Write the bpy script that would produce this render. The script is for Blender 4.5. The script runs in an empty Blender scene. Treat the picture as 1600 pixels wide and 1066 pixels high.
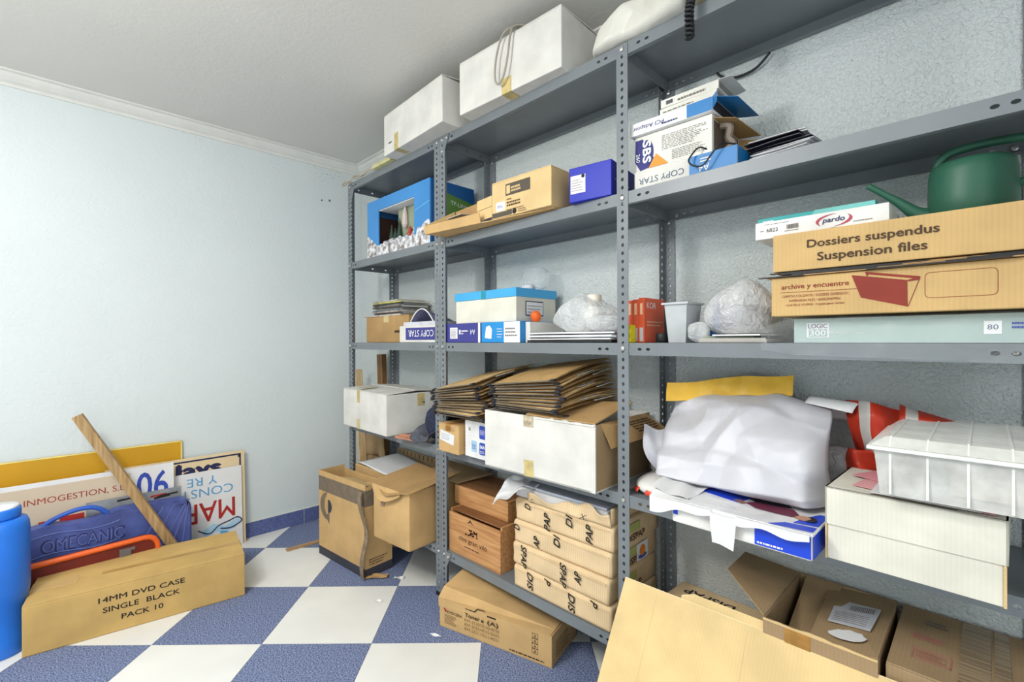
import bpy, bmesh, math, random
from mathutils import Vector, Matrix, noise
PI = math.pi
sc = bpy.context.scene
COL = sc.collection
rnd = random.Random(7)

# ------------------------------------------------------------------ camera
cd = bpy.data.cameras.new('camera'); cam = bpy.data.objects.new('camera', cd); COL.objects.link(cam)
_r = Vector((0.7053678, 0.7088256, -0.0047430)); _u = Vector((0.0017219, 0.0049779, 0.9999861)); _f = Vector((-0.7088394, 0.7053662, -0.0022907))
M4 = Matrix((_r, _u, -_f)).transposed().to_4x4(); M4.translation = Vector((2.9257, -1.5027, 1.1032))
cam.matrix_world = M4
cd.sensor_fit = 'HORIZONTAL'; cd.sensor_width = 36.0; cd.lens = 36.0 * 736.93 / 1600.0; cd.clip_start = 0.02
sc.camera = cam
# ------------------------------------------------------------------ world, lights, exposure
w = bpy.data.worlds.new('world'); sc.world = w; w.use_nodes = True
w.node_tree.nodes['Background'].inputs[0].default_value = (0.75, 0.8, 0.85, 1); w.node_tree.nodes['Background'].inputs[1].default_value = 0.3
def area(name, loc, rot, sx, sy, power, color=(1, 1, 1)):
    l = bpy.data.lights.new(name, 'AREA'); l.shape = 'RECTANGLE'; l.size = sx; l.size_y = sy; l.energy = power; l.color = color
    o = bpy.data.objects.new(name, l); COL.objects.link(o); o.location = loc; o.rotation_euler = rot
    return o
area('ceiling_lamp_light', (1.95, -1.95, 2.205), (0, 0, 0), 1.3, 0.5, 19, (1.0, 0.985, 0.95))
area('added_side_fill', (3.98, -2.0, 1.25), (0, math.radians(90), 0), 1.9, 1.6, 15, (0.93, 0.97, 1.0))  # added soft fill before the closed back wall
pl = bpy.data.lights.new('added_ceiling_fill', 'POINT'); pl.energy = 42; pl.shadow_soft_size = 0.12; pl.color = (1.0, 0.985, 0.95)  # added point light to brighten the ceiling and room; no bulb hangs here
po = bpy.data.objects.new('added_ceiling_fill', pl); COL.objects.link(po); po.location = (1.7, -2.15, 1.93)
vs = sc.view_settings
vs.view_transform = 'Standard'; vs.look = 'None'; vs.gamma = 1.0; vs.use_curve_mapping = False; vs.exposure = 0.33

# ------------------------------------------------------------------ materials
def lin(c):
    return tuple((x / 255 / 12.92 if x / 255 <= 0.04045 else ((x / 255 + 0.055) / 1.055) ** 2.4) for x in c)
MATS = {}
def mat(name, rgb, rough=0.6, var=0.06, scale=12.0, bump=0.0, bscale=200.0, metal=0.0, rgb2=None, stretch=None, spec=0.4, alpha=1.0, trans=0.0, detail=4.0):
    """Principled with a noise-varied colour and an optional noise bump."""
    if name in MATS: return MATS[name]
    m = bpy.data.materials.new(name); m.use_nodes = True; MATS[name] = m
    nt = m.node_tree; b = nt.nodes['Principled BSDF']
    c = lin(rgb); c2 = lin(rgb2) if rgb2 else tuple(x * (1 - var * 2.2) for x in c); c1 = c if rgb2 else tuple(min(1, x * (1 + var)) for x in c)
    tc = nt.nodes.new('ShaderNodeTexCoord'); mp = nt.nodes.new('ShaderNodeMapping'); nt.links.new(tc.outputs['Object'], mp.inputs['Vector'])
    if stretch: mp.inputs['Scale'].default_value = stretch
    nz = nt.nodes.new('ShaderNodeTexNoise'); nz.inputs['Scale'].default_value = scale; nz.inputs['Detail'].default_value = detail
    nt.links.new(mp.outputs[0], nz.inputs['Vector'])
    cr = nt.nodes.new('ShaderNodeValToRGB'); cr.color_ramp.elements[0].position = 0.35; cr.color_ramp.elements[1].position = 0.65
    cr.color_ramp.elements[0].color = (*c1, 1); cr.color_ramp.elements[1].color = (*c2, 1)
    nt.links.new(nz.outputs['Fac'], cr.inputs['Fac']); nt.links.new(cr.outputs['Color'], b.inputs['Base Color'])
    b.inputs['Roughness'].default_value = rough; b.inputs['Metallic'].default_value = metal
    b.inputs['Specular IOR Level'].default_value = spec; b.inputs['Alpha'].default_value = alpha; b.inputs['Transmission Weight'].default_value = trans
    if bump:
        n2 = nt.nodes.new('ShaderNodeTexNoise'); n2.inputs['Scale'].default_value = bscale; n2.inputs['Detail'].default_value = 3
        nt.links.new(mp.outputs[0], n2.inputs['Vector'])
        bp = nt.nodes.new('ShaderNodeBump'); bp.inputs['Strength'].default_value = bump; bp.inputs['Distance'].default_value = 0.004
        nt.links.new(n2.outputs['Fac'], bp.inputs['Height']); nt.links.new(bp.outputs[0], b.inputs['Normal'])
    return m
def card(name, rgb, direction='X', rough=0.75, depth=0.06):
    """Corrugated board: mottled kraft with faint flute lines."""
    if name in MATS: return MATS[name]
    m = mat(name, rgb, rough, 0.05, 9.0, spec=0.2)
    nt = m.node_tree; b = nt.nodes['Principled BSDF']; cr = [n for n in nt.nodes if n.type == 'VALTORGB'][0]; mp = [n for n in nt.nodes if n.type == 'MAPPING'][0]
    wv = nt.nodes.new('ShaderNodeTexWave'); wv.bands_direction = direction; wv.inputs['Scale'].default_value = 42; wv.inputs['Distortion'].default_value = 1.2; wv.inputs['Detail'].default_value = 2
    nt.links.new(mp.outputs[0], wv.inputs['Vector'])
    mx = nt.nodes.new('ShaderNodeMix'); mx.data_type = 'RGBA'; mx.blend_type = 'MULTIPLY'
    rp = nt.nodes.new('ShaderNodeMapRange'); rp.inputs['To Min'].default_value = 0; rp.inputs['To Max'].default_value = depth * 2
    nt.links.new(wv.outputs['Fac'], rp.inputs['Value']); nt.links.new(rp.outputs[0], mx.inputs[0])
    nt.links.new(cr.outputs['Color'], mx.inputs[6]); mx.inputs[7].default_value = (0.55, 0.5, 0.45, 1)
    nt.links.new(mx.outputs[2], b.inputs['Base Color'])
    return m
def film(name, tint=(0.93, 0.95, 0.96), op=0.25, rough=0.18, gl=0.35):
    """Thin clear or milky plastic: mostly see-through, shiny at grazing angles."""
    if name in MATS: return MATS[name]
    m = bpy.data.materials.new(name); m.use_nodes = True; MATS[name] = m; nt = m.node_tree; nt.nodes.clear()
    out = nt.nodes.new('ShaderNodeOutputMaterial'); tr = nt.nodes.new('ShaderNodeBsdfTransparent'); tr.inputs[0].default_value = (*[0.5 + 0.5 * t for t in tint], 1)
    pr = nt.nodes.new('ShaderNodeBsdfPrincipled'); pr.inputs['Base Color'].default_value = (*tint, 1); pr.inputs['Roughness'].default_value = rough; pr.inputs['Specular IOR Level'].default_value = 0.8
    fr = nt.nodes.new('ShaderNodeLayerWeight'); fr.inputs[0].default_value = gl
    tc = nt.nodes.new('ShaderNodeTexCoord'); nz = nt.nodes.new('ShaderNodeTexNoise'); nz.inputs['Scale'].default_value = 25; nz.inputs['Detail'].default_value = 3
    nt.links.new(tc.outputs['Object'], nz.inputs['Vector'])
    a1 = nt.nodes.new('ShaderNodeMath'); a1.operation = 'MULTIPLY_ADD'; a1.inputs[1].default_value = op; a1.inputs[2].default_value = op * 0.5
    nt.links.new(nz.outputs['Fac'], a1.inputs[0])
    a2 = nt.nodes.new('ShaderNodeMath'); a2.operation = 'ADD'; a2.use_clamp = True; nt.links.new(a1.outputs[0], a2.inputs[0])
    a3 = nt.nodes.new('ShaderNodeMath'); a3.operation = 'MULTIPLY'; a3.inputs[1].default_value = 0.6; nt.links.new(fr.outputs['Facing'], a3.inputs[0]); nt.links.new(a3.outputs[0], a2.inputs[1])
    n3 = nt.nodes.new('ShaderNodeTexNoise'); n3.inputs['Scale'].default_value = 38; n3.inputs['Detail'].default_value = 2; n3.inputs['Distortion'].default_value = 1.5; nt.links.new(tc.outputs['Object'], n3.inputs['Vector'])
    bp = nt.nodes.new('ShaderNodeBump'); bp.inputs['Strength'].default_value = 0.8 if 'crate' not in name else 0.0; bp.inputs['Distance'].default_value = 0.012; nt.links.new(n3.outputs['Fac'], bp.inputs['Height']); nt.links.new(bp.outputs[0], pr.inputs['Normal'])
    ms = nt.nodes.new('ShaderNodeMixShader'); nt.links.new(a2.outputs[0], ms.inputs[0]); nt.links.new(tr.outputs[0], ms.inputs[1]); nt.links.new(pr.outputs[0], ms.inputs[2])
    nt.links.new(ms.outputs[0], out.inputs[0])
    return m
def wood(name, rgb, rgb2, stretch=(2, 30, 30)):
    return mat(name, rgb, 0.55, rgb2=rgb2, scale=3.0, stretch=stretch, bump=0.08, bscale=30, detail=6)
def wall_paint(name, rgb, strength, scale, speck=0.0):
    m = mat(name, rgb, 0.62, 0.015, 1.2, spec=0.3)
    nt = m.node_tree; b = nt.nodes['Principled BSDF']; mp = [n for n in nt.nodes if n.type == 'MAPPING'][0]
    n1 = nt.nodes.new('ShaderNodeTexNoise'); n1.inputs['Scale'].default_value = scale; n1.inputs['Detail'].default_value = 2.5; n1.inputs['Distortion'].default_value = 0.6
    nt.links.new(mp.outputs[0], n1.inputs['Vector'])
    bp = nt.nodes.new('ShaderNodeBump'); bp.inputs['Strength'].default_value = strength; bp.inputs['Distance'].default_value = 0.006 if strength < 0.6 else 0.0085
    nt.links.new(n1.outputs['Fac'], bp.inputs['Height']); nt.links.new(bp.outputs[0], b.inputs['Normal'])
    return m
WALL_L = wall_paint('pale_blue_wall_paint', (213, 221, 222), 0.35, 62)
WALL_R = wall_paint('rough_pale_blue_wall_paint', (206, 213, 213), 0.9, 125)
def specks(m):
    nt = m.node_tree; b = nt.nodes['Principled BSDF']; src = b.inputs['Base Color'].links[0].from_socket; tc = [n for n in nt.nodes if n.type == 'TEX_COORD'][0]
    nz = nt.nodes.new('ShaderNodeTexNoise'); nz.inputs['Scale'].default_value = 90; nz.inputs['Detail'].default_value = 4; nt.links.new(tc.outputs['Object'], nz.inputs['Vector'])
    big = nt.nodes.new('ShaderNodeTexNoise'); big.inputs['Scale'].default_value = 5; nt.links.new(tc.outputs['Object'], big.inputs['Vector'])
    sp = nt.nodes.new('ShaderNodeSeparateXYZ'); nt.links.new(tc.outputs['Object'], sp.inputs[0])
    def mr(sock, a, c): n = nt.nodes.new('ShaderNodeMapRange'); n.inputs['From Min'].default_value = a; n.inputs['From Max'].default_value = c; nt.links.new(sock, n.inputs['Value']); return n.outputs[0]
    def mul(p, q): n = nt.nodes.new('ShaderNodeMath'); n.operation = 'MULTIPLY'; nt.links.new(p, n.inputs[0]); nt.links.new(q, n.inputs[1]); return n.outputs[0]
    k = mul(mul(mr(nz.outputs['Fac'], 0.60, 0.68), mr(big.outputs['Fac'], 0.45, 0.62)), mul(mr(sp.outputs['Z'], 2.02, 2.18), mr(sp.outputs['Y'], -1.3, -0.5)))
    mx = nt.nodes.new('ShaderNodeMix'); mx.data_type = 'RGBA'; nt.links.new(k, mx.inputs[0]); nt.links.new(src, mx.inputs[6]); mx.inputs[7].default_value = (0.16, 0.18, 0.17, 1); nt.links.new(mx.outputs[2], b.inputs['Base Color'])
specks(WALL_L)
CEIL = wall_paint('ceiling_paint', (222, 220, 215), 0.15, 60)
CORN = mat('cornice_plaster', (222, 222, 217), 0.6, 0.02)
TILEW = mat('white_vinyl_tile', (232, 232, 228), 0.42, 0.02, 5, bump=0.03, bscale=60)
TILEB = mat('blue_carpet_tile', (150, 162, 194), 0.95, rgb2=(62, 74, 112), scale=210, bump=0.35, bscale=300, spec=0.1)
JOINT = mat('floor_joint', (150, 152, 160), 0.8)
METAL = mat('grey_enamelled_steel', (120, 126, 131), 0.36, 0.03, 8, spec=0.5)
ZINC = mat('zinc_bolt', (205, 203, 198), 0.3, 0.05, metal=0.8)
BLACKP = mat('black_plastic', (32, 33, 37), 0.5)
KRAFT = card('kraft_cardboard', (206, 170, 118), 'X')
KRAFT2 = card('darker_kraft_cardboard', (188, 152, 104), 'X')
KRAFTD = card('dull_kraft_cardboard', (168, 142, 108), 'X')
KRAFTL = card('light_kraft_cardboard', (222, 192, 140), 'Z')
KRAFTP = card('pale_kraft_panel', (226, 198, 144), 'X', depth=0.03)
WCARD = card('white_cardboard', (222, 220, 214), 'X', depth=0.03)
CREAMC = card('cream_cardboard', (226, 223, 209), 'X', depth=0.03)
TAPE = mat('yellowed_tape', (205, 186, 128), 0.3, 0.1, 30)
TAPEB = mat('brown_tape', (172, 126, 62), 0.28, 0.1, 40)
TAPEC = mat('clear_tape', (214, 192, 140), 0.2, 0.05, 40)
PAPER = mat('white_paper', (228, 228, 229), 0.7, 0.02)
PAPERG = mat('greyish_paper', (205, 207, 214), 0.7, 0.06, 20)
INK = mat('black_ink', (38, 34, 30), 0.7)
INKG = mat('grey_ink', (120, 116, 110), 0.7)
INKB = mat('brown_ink', (78, 56, 36), 0.7)
INKK = mat('faded_kraft_ink', (132, 104, 70), 0.8)
WHITEINK = mat('white_ink', (240, 240, 240), 0.6)
BLUEINK = mat('blue_ink', (52, 78, 178), 0.6)
REDINK = mat('red_ink', (178, 42, 36), 0.6)
MAROON = mat('maroon_ink', (140, 52, 40), 0.7)
NAVY = mat('navy_ink', (34, 38, 82), 0.6)
SKY = mat('light_blue_ink', (98, 168, 214), 0.6)
ORANGE = mat('orange_plastic', (236, 104, 40), 0.4)
YELLOW = mat('yellow_plastic', (232, 214, 30), 0.4)
STRIPE = card('striped_sack_paper', (236, 208, 166), 'X', depth=0.16)
WINE = wood('pine_wine_box', (206, 156, 104), (178, 124, 76))
STICKW = wood('rough_batten_wood', (186, 156, 112), (150, 118, 76), (30, 30, 2))

# ------------------------------------------------------------------ mesh helpers
def link(name, bm, mats, parent=None, smooth=False):
    me = bpy.data.meshes.new(name); bm.normal_update(); bm.to_mesh(me); bm.free()
    for m in (mats if isinstance(mats, (list, tuple)) else [mats]): me.materials.append(m)
    if smooth:
        for p in me.polygons: p.use_smooth = True
    o = bpy.data.objects.new(name, me); COL.objects.link(o)
    if parent is not None: o.parent = parent
    return o
def tag(o, label, cat, group=None, kind=None):
    o['label'] = label; o['category'] = cat
    if group: o['group'] = group
    if kind: o['kind'] = kind
    return o
def thing(name, label, cat, loc=(0, 0, 0), rz=0.0, group=None, rx=0.0, ry=0.0):
    o = bpy.data.objects.new(name, None); o.empty_display_size = 0.05; COL.objects.link(o)
    o.location = loc; o.rotation_euler = (math.radians(rx), math.radians(ry), math.radians(rz))
    return tag(o, label, cat, group)
def struct(name, bm, mats, smooth=False):
    o = link(name, bm, mats, None, smooth); o['kind'] = 'structure'; return o
def bx(bm, a, b, M=None, bev=0.0, mi=0):
    r = bmesh.ops.create_cube(bm, size=1.0); vs_ = r['verts']
    c = [(a[i] + b[i]) / 2 for i in range(3)]; s = [abs(b[i] - a[i]) for i in range(3)]
    for v in vs_: v.co = Vector((v.co.x * s[0] + c[0], v.co.y * s[1] + c[1], v.co.z * s[2] + c[2]))
    fs = {f for v in vs_ for f in v.link_faces}
    for f in fs: f.material_index = mi
    if bev:
        es = list({e for v in vs_ for e in v.link_edges})
        rr = bmesh.ops.bevel(bm, geom=es, offset=bev, segments=2, affect='EDGES', profile=0.6, clamp_overlap=True, material=-1)
        vs_ = list({v for v in rr['verts']} | {v for v in vs_ if v.is_valid})
    if M is not None:
        for v in vs_: v.co = M @ v.co
    return vs_
def B(): return bmesh.new()
def boxo(name, a, b, m, parent=None, bev=0.0, M=None):
    bm = B(); bx(bm, a, b, M, bev); return link(name, bm, m, parent)
def tube(bm, pts, r, seg=8, closed=False, rfun=None):
    pts = [Vector(p) for p in pts]; rings = []; n = len(pts)
    up = Vector((0.13, 0.27, 0.95)).normalized()
    for i, p in enumerate(pts):
        if closed: t = (pts[(i + 1) % n] - pts[i - 1])
        else: t = (pts[min(i + 1, n - 1)] - pts[max(i - 1, 0)])
        t.normalize()
        a = t.cross(up)
        if a.length < 1e-3: a = t.cross(Vector((1, 0, 0)))
        a.normalize(); b = t.cross(a).normalized(); up = a.cross(t)
        rr = rfun(i) if rfun else r
        rings.append([bm.verts.new(p + rr * (math.cos(2 * PI * k / seg) * a + math.sin(2 * PI * k / seg) * b)) for k in range(seg)])
    for i in range(n if closed else n - 1):
        A, Bq = rings[i], rings[(i + 1) % n]
        for k in range(seg): bm.faces.new((A[k], A[(k + 1) % seg], Bq[(k + 1) % seg], Bq[k]))
    if not closed:
        bm.faces.new(rings[0][::-1]); bm.faces.new(rings[-1])
def spline(ctrl, n=8, closed=False):
    P = [Vector(c) for c in ctrl]; out = []; m = len(P)
    rng = range(m) if closed else range(m - 1)
    for i in rng:
        p0 = P[i - 1] if (closed or i > 0) else P[0]; p1 = P[i]; p2 = P[(i + 1) % m]; p3 = P[(i + 2) % m] if (closed or i + 2 < m) else P[-1]
        for k in range(n):
            t = k / n
            out.append(0.5 * ((2 * p1) + (p2 - p0) * t + (2 * p0 - 5 * p1 + 4 * p2 - p3) * t * t + (3 * p1 - p0 - 3 * p2 + p3) * t ** 3))
    if not closed: out.append(P[-1])
    return out
def lathe(bm, prof, seg=28, c=(0, 0)):
    rings = []
    for (r, z) in prof: rings.append([bm.verts.new((c[0] + r * math.cos(2 * PI * k / seg), c[1] + r * math.sin(2 * PI * k / seg), z)) for k in range(seg)])
    for i in range(len(rings) - 1):
        for k in range(seg): bm.faces.new((rings[i][k], rings[i][(k + 1) % seg], rings[i + 1][(k + 1) % seg], rings[i + 1][k]))
    bm.faces.new(rings[0][::-1]); bm.faces.new(rings[-1])
def prism(bm, poly, d0, d1, M=None):
    """polygon in (u,v), extruded along n from d0 to d1; M maps (u,v,n) to local space"""
    M = M or Matrix.Identity(4)
    a = [bm.verts.new(M @ Vector((u, v, d0))) for u, v in poly]; b = [bm.verts.new(M @ Vector((u, v, d1))) for u, v in poly]
    n = len(poly)
    bm.faces.new(a[::-1]); bm.faces.new(b)
    for i in range(n): bm.faces.new((a[i], a[(i + 1) % n], b[(i + 1) % n], b[i]))
def sheet_grid(bm, nx, ny, fn, thick=0.0):
    """a sheet given by fn(s,t)->Vector, optionally thickened downwards"""
    g = [[bm.verts.new(fn(i / nx, j / ny)) for i in range(nx + 1)] for j in range(ny + 1)]
    for j in range(ny):
        for i in range(nx): bm.faces.new((g[j][i], g[j][i + 1], g[j + 1][i + 1], g[j + 1][i]))
    if thick:
        bmesh.ops.recalc_face_normals(bm, faces=bm.faces[:])
        bmesh.ops.solidify(bm, geom=bm.faces[:], thickness=thick)
    return g
def holed_strip(bm, cells, hgt, hole=(0.0055, 0.0045), M=None):
    """flat strip along u made of cells (u0,u1,has_hole), height hgt along v"""
    M = M or Matrix.Identity(4)
    def V(u, v): return bm.verts.new(M @ Vector((u, v, 0)))
    for (u0, u1, h) in cells:
        if not h:
            bm.faces.new((V(u0, 0), V(u1, 0), V(u1, hgt), V(u0, hgt))); continue
        c = ((u0 + u1) / 2, hgt / 2)
        outer = [(u1, c[1]), (u1, hgt), (c[0], hgt), (u0, hgt), (u0, c[1]), (u0, 0), (c[0], 0), (u1, 0)]
        O = [V(*q) for q in outer]; I = [V(c[0] + hole[0] * math.cos(PI / 4 * k) * 1.04, c[1] + hole[1] * math.sin(PI / 4 * k) * 1.04) for k in range(8)]
        for k in range(8): bm.faces.new((O[k], O[(k + 1) % 8], I[(k + 1) % 8], I[k]))
    bmesh.ops.remove_doubles(bm, verts=bm.verts[:], dist=1e-5)

ORD = ['topmost', 'second', 'third', 'fourth', 'fifth', 'sixth', 'seventh', 'eighth', 'ninth', 'tenth', 'eleventh', 'twelfth', 'thirteenth', 'fourteenth', 'fifteenth', 'sixteenth', 'seventeenth', 'eighteenth', 'nineteenth', 'twentieth']
class Box:
    """a thing standing on its base; local x runs along its front, y into its depth, z up"""
    def __init__(s, root, W, D, H): s.r = root; s.W = W; s.D = D; s.H = H
    def M(s, face, off=0.0006):
        if face == 'front': X, Y, N, O = (1, 0, 0), (0, 0, 1), (0, -1, 0), (0, -off, 0)
        elif face == 'right': X, Y, N, O = (0, 1, 0), (0, 0, 1), (1, 0, 0), (s.W + off, 0, 0)
        elif face == 'left': X, Y, N, O = (0, -1, 0), (0, 0, 1), (-1, 0, 0), (-off, s.D, 0)
        else: X, Y, N, O = (1, 0, 0), (0, 1, 0), (0, 0, 1), (0, 0, s.H + off)
        m = Matrix((X, Y, N)).transposed().to_4x4(); m.translation = Vector(O); return m
    def label(s, face, u0, v0, u1, v1, m, name='label', off=0.0004, rot=0.0, note=None):
        bm = B(); c = ((u0 + u1) / 2, (v0 + v1) / 2)
        R = s.M(face, off) @ Matrix.Translation((c[0], c[1], 0)) @ Matrix.Rotation(math.radians(rot), 4, 'Z')
        prism(bm, [(u0 - c[0], v0 - c[1]), (u1 - c[0], v0 - c[1]), (u1 - c[0], v1 - c[1]), (u0 - c[0], v1 - c[1])], 0, 0.0005, R)
        o = link(name, bm, m, s.r)
        if note: o['label'] = note
        return o
    def poly(s, face, pts, m, name='printed_shape', off=0.0006):
        bm = B(); prism(bm, pts, 0, 0.0005, s.M(face, off)); return link(name, bm, m, s.r)
    def text(s, face, t, u, v, h, m, w=None, rot=0.0, shear=0.0, off=0.001, name='lettering', bold=0.0):
        return text(s.r, t, s.M(face, off), u, v, h, m, w, rot, shear, name, bold)
    def bars(s, face, u0, v0, u1, v1, rows, m, seed=1, fill=0.5, off=0.001):
        """fine print too small to read: short strokes in rows, joined into one part"""
        q = random.Random(seed); bm = B(); R = s.M(face, off); rh = (v1 - v0) / rows
        for i in range(rows):
            vv = v0 + rh * i; x = u0; end = u1 - q.random() * (u1 - u0) * 0.3
            while x < end:
                l = (u1 - u0) * (0.03 + 0.09 * q.random())
                prism(bm, [(x, vv), (min(x + l, end), vv), (min(x + l, end), vv + rh * fill), (x, vv + rh * fill)], 0, 0.0002, R)
                x += l + (u1 - u0) * 0.025
        o = link('fine_print', bm, m, s.r); o['kind'] = 'stuff'; return o
    def barcode(s, face, u0, v0, u1, v1, m, seed=2, off=0.0012):
        q = random.Random(seed); bm = B(); R = s.M(face, off); x = u0
        while x < u1:
            l = (u1 - u0) * q.choice((0.02, 0.03, 0.05)); prism(bm, [(x, v0), (min(x + l, u1), v0), (min(x + l, u1), v1), (x, v1)], 0, 0.0002, R); x += l + (u1 - u0) * q.choice((0.02, 0.03))
        o = link('bar_lines', bm, m, s.r); o['kind'] = 'stuff'; return o
def text(parent, t, M, u, v, h, m, w=None, rot=0.0, shear=0.0, name='lettering', bold=0.0):
    """flat lettering centred on (u,v) of plane M; h is the height of the whole block, w squeezes or stretches its width"""
    cu = bpy.data.curves.new('lettering', 'FONT'); cu.body = t; cu.shear = shear; cu.extrude = 0.0; cu.resolution_u = 3; cu.align_x = 'CENTER'
    tmp = bpy.data.objects.new('lettering_source', cu); COL.objects.link(tmp)
    me = bpy.data.meshes.new_from_object(tmp.evaluated_get(bpy.context.evaluated_depsgraph_get()))
    bpy.data.objects.remove(tmp); bpy.data.curves.remove(cu)
    xs = [q.co.x for q in me.vertices]; ys = [q.co.y for q in me.vertices]
    x0, x1, y0, y1 = min(xs), max(xs), min(ys), max(ys)
    sy = h / (y1 - y0); sx = (w / (x1 - x0)) if w else sy
    T = M @ Matrix.Translation((u, v, 0)) @ Matrix.Rotation(math.radians(rot), 4, 'Z') @ Matrix.Diagonal((sx, sy, 1, 1)) @ Matrix.Translation((-(x0 + x1) / 2, -(y0 + y1) / 2, 0))
    me.transform(T)
    if bold:
        bm = bmesh.new(); q = (M.to_3x3() @ Vector((1, 0, 0))) * (bold * sx); q2 = (M.to_3x3() @ Vector((0, 1, 0))) * (bold * sy); nz = M.to_3x3() @ Vector((0, 0, 1)) * 0.00006
        for k, d in enumerate((q, -q, q2, -q2)):
            n0 = len(bm.verts); bm.from_mesh(me); bm.verts.ensure_lookup_table()
            for vv in bm.verts[n0:]: vv.co += d + nz * k
        bm.to_mesh(me); bm.free()
    me.materials.clear(); me.materials.append(m); me.name = name
    o = bpy.data.objects.new(name, me); COL.objects.link(o)
    if parent is not None: o.parent = parent
    return o
def carton(name, label, cat, loc, W, D, H, m, rz=0.0, tape=None, tape_w=0.05, bev=0.004, seam='x', drop=0.0, group=None, flap_lift=0.0, rx=0, ry=0, tape_fall=0.25):
    """closed cardboard carton: walls, two top flaps meeting at a seam, optional tape folded over the ends"""
    r = thing(name, label, cat, loc, rz, group, rx, ry); b = Box(r, W, D, H)
    boxo('body', (0, 0, 0), (W, D, H - 0.004), m, r, bev)
    if seam == 'x':
        for k, (y0, y1) in enumerate(((0.001, D / 2 - 0.001), (D / 2 + 0.001, D - 0.001))):
            bm = B(); bx(bm, (0.001, y0, H - 0.004), (W - 0.001, y1, H), None, 0.0012)
            if flap_lift:
                for v_ in bm.verts:
                    tt = (v_.co.y - y0) / (y1 - y0); tt = tt if k == 0 else 1 - tt
                    v_.co.z += flap_lift * tt * (0.7 + 0.5 * math.sin(7 * v_.co.x / W + k))
            link('top_flap', bm, m, r)
    else:
        for k, (x0, x1) in enumerate(((0.001, W / 2 - 0.001), (W / 2 + 0.001, W - 0.001))):
            bm = B(); bx(bm, (x0, 0.001, H - 0.004), (x1, D - 0.001, H), None, 0.0012)
            if flap_lift:
                for v_ in bm.verts:
                    tt = (v_.co.x - x0) / (x1 - x0); tt = tt if k == 0 else 1 - tt
                    v_.co.z += flap_lift * tt
            link('top_flap', bm, m, r)
    if tape:
        bm = B(); q = tape_w / 2; e = 0.0007; f = H * tape_fall; zt = H + flap_lift
        if seam == 'x':
            c = D / 2
            bx(bm, (-e, c - q, zt), (W + e, c + q, zt + e)); bx(bm, (W, c - q, H - f), (W + e, c + q, zt)); bx(bm, (-e, c - q, H - f), (0, c + q, zt))
        else:
            c = W / 2
            bx(bm, (c - q, -e, zt), (c + q, D + e, zt + e)); bx(bm, (c - q, -e, H - f), (c + q, 0, zt)); bx(bm, (c - q, D, H - f), (c + q, D + e, zt))
        link('tape', bm, tape, r)
    return b
def plain_box(name, label, cat, loc, W, D, H, m, rz=0.0, bev=0.002, group=None, rx=0, ry=0):
    r = thing(name, label, cat, loc, rz, group, rx, ry)
    boxo('body', (0, 0, 0), (W, D, H), m, r, bev); return Box(r, W, D, H)
def crumple(p, seed, f=9.0, oct_=4):
    """0..1 height of crumpled film: creased planes in three seeded directions over soft lumps"""
    q = Vector((p.x * f + seed * 7.3, p.y * f - seed * 3.1, p.z * f + seed)); w_ = noise.noise_vector(q * 0.35); s_ = 0.0; rr_ = random.Random(seed)
    for i in range(3):
        d = Vector((rr_.uniform(-1, 1), rr_.uniform(-1, 1), rr_.uniform(-1, 1))).normalized(); t = q.dot(d) * (0.42 + 0.2 * i) + 1.3 * w_[i]
        s_ += abs((t % 1.0) - 0.5) * 2 * (0.5, 0.3, 0.2)[i]
    return 0.75 * s_ - 0.08 + 0.30 * noise.noise(q * 0.6)
def blob(bm, c, rad, seed=1, amp=0.18, f=9.0, sub=5, p=2.6, floor=None, shape=None, tail=None):
    """crumpled lump: superellipsoid with creases, flattened where it lies on something"""
    r = bmesh.ops.create_icosphere(bm, subdivisions=sub, radius=1.0)
    for v in r['verts']:
        n = v.co.normalized(); k = (abs(n.x) ** p + abs(n.y) ** p + abs(n.z) ** p) ** (-1 / p)
        q = Vector((n.x * k * rad[0], n.y * k * rad[1], n.z * k * rad[2]))
        if shape: q = shape(q)
        q += Vector((n.x * rad[0], n.y * rad[1], n.z * rad[2])).normalized() * (crumple(q, seed, f) - 0.3) * amp * min(rad)
        v.co = q + Vector(c)
        if floor is not None and v.co.z < floor: v.co.z = floor + 0.0006 * (abs(crumple(q, seed + 5, f)))
    return r['verts']

# ------------------------------------------------------------------ the room
RX, RY, CZ = 4.05, -3.25, 2.245          # room reaches x 0..RX, y RY..0
struct('wall_left', (lambda bm: (bx(bm, (-0.1, RY - 0.1, -0.05), (0, 0.1, CZ + 0.05)), bm)[1])(B()), WALL_L)
struct('wall_right', (lambda bm: (bx(bm, (0.0005, 0, -0.05), (RX + 0.1, 0.1, CZ + 0.05)), bm)[1])(B()), WALL_R)
struct('wall_front', (lambda bm: (bx(bm, (0.0005, RY - 0.1, -0.05), (RX + 0.1, RY, CZ + 0.05)), bm)[1])(B()), WALL_L)
struct('wall_back', (lambda bm: (bx(bm, (RX, RY, -0.05), (RX + 0.1, 0, CZ + 0.05)), bm)[1])(B()), WALL_L)
struct('ceiling', (lambda bm: (bx(bm, (-0.1, RY - 0.1, CZ), (RX + 0.1, 0.1, CZ + 0.1)), bm)[1])(B()), CEIL)
fl = struct('floor', (lambda bm: (bx(bm, (-0.1, RY - 0.1, -0.08), (RX + 0.1, 0.1, -0.004)), bm)[1])(B()), JOINT)
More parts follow.
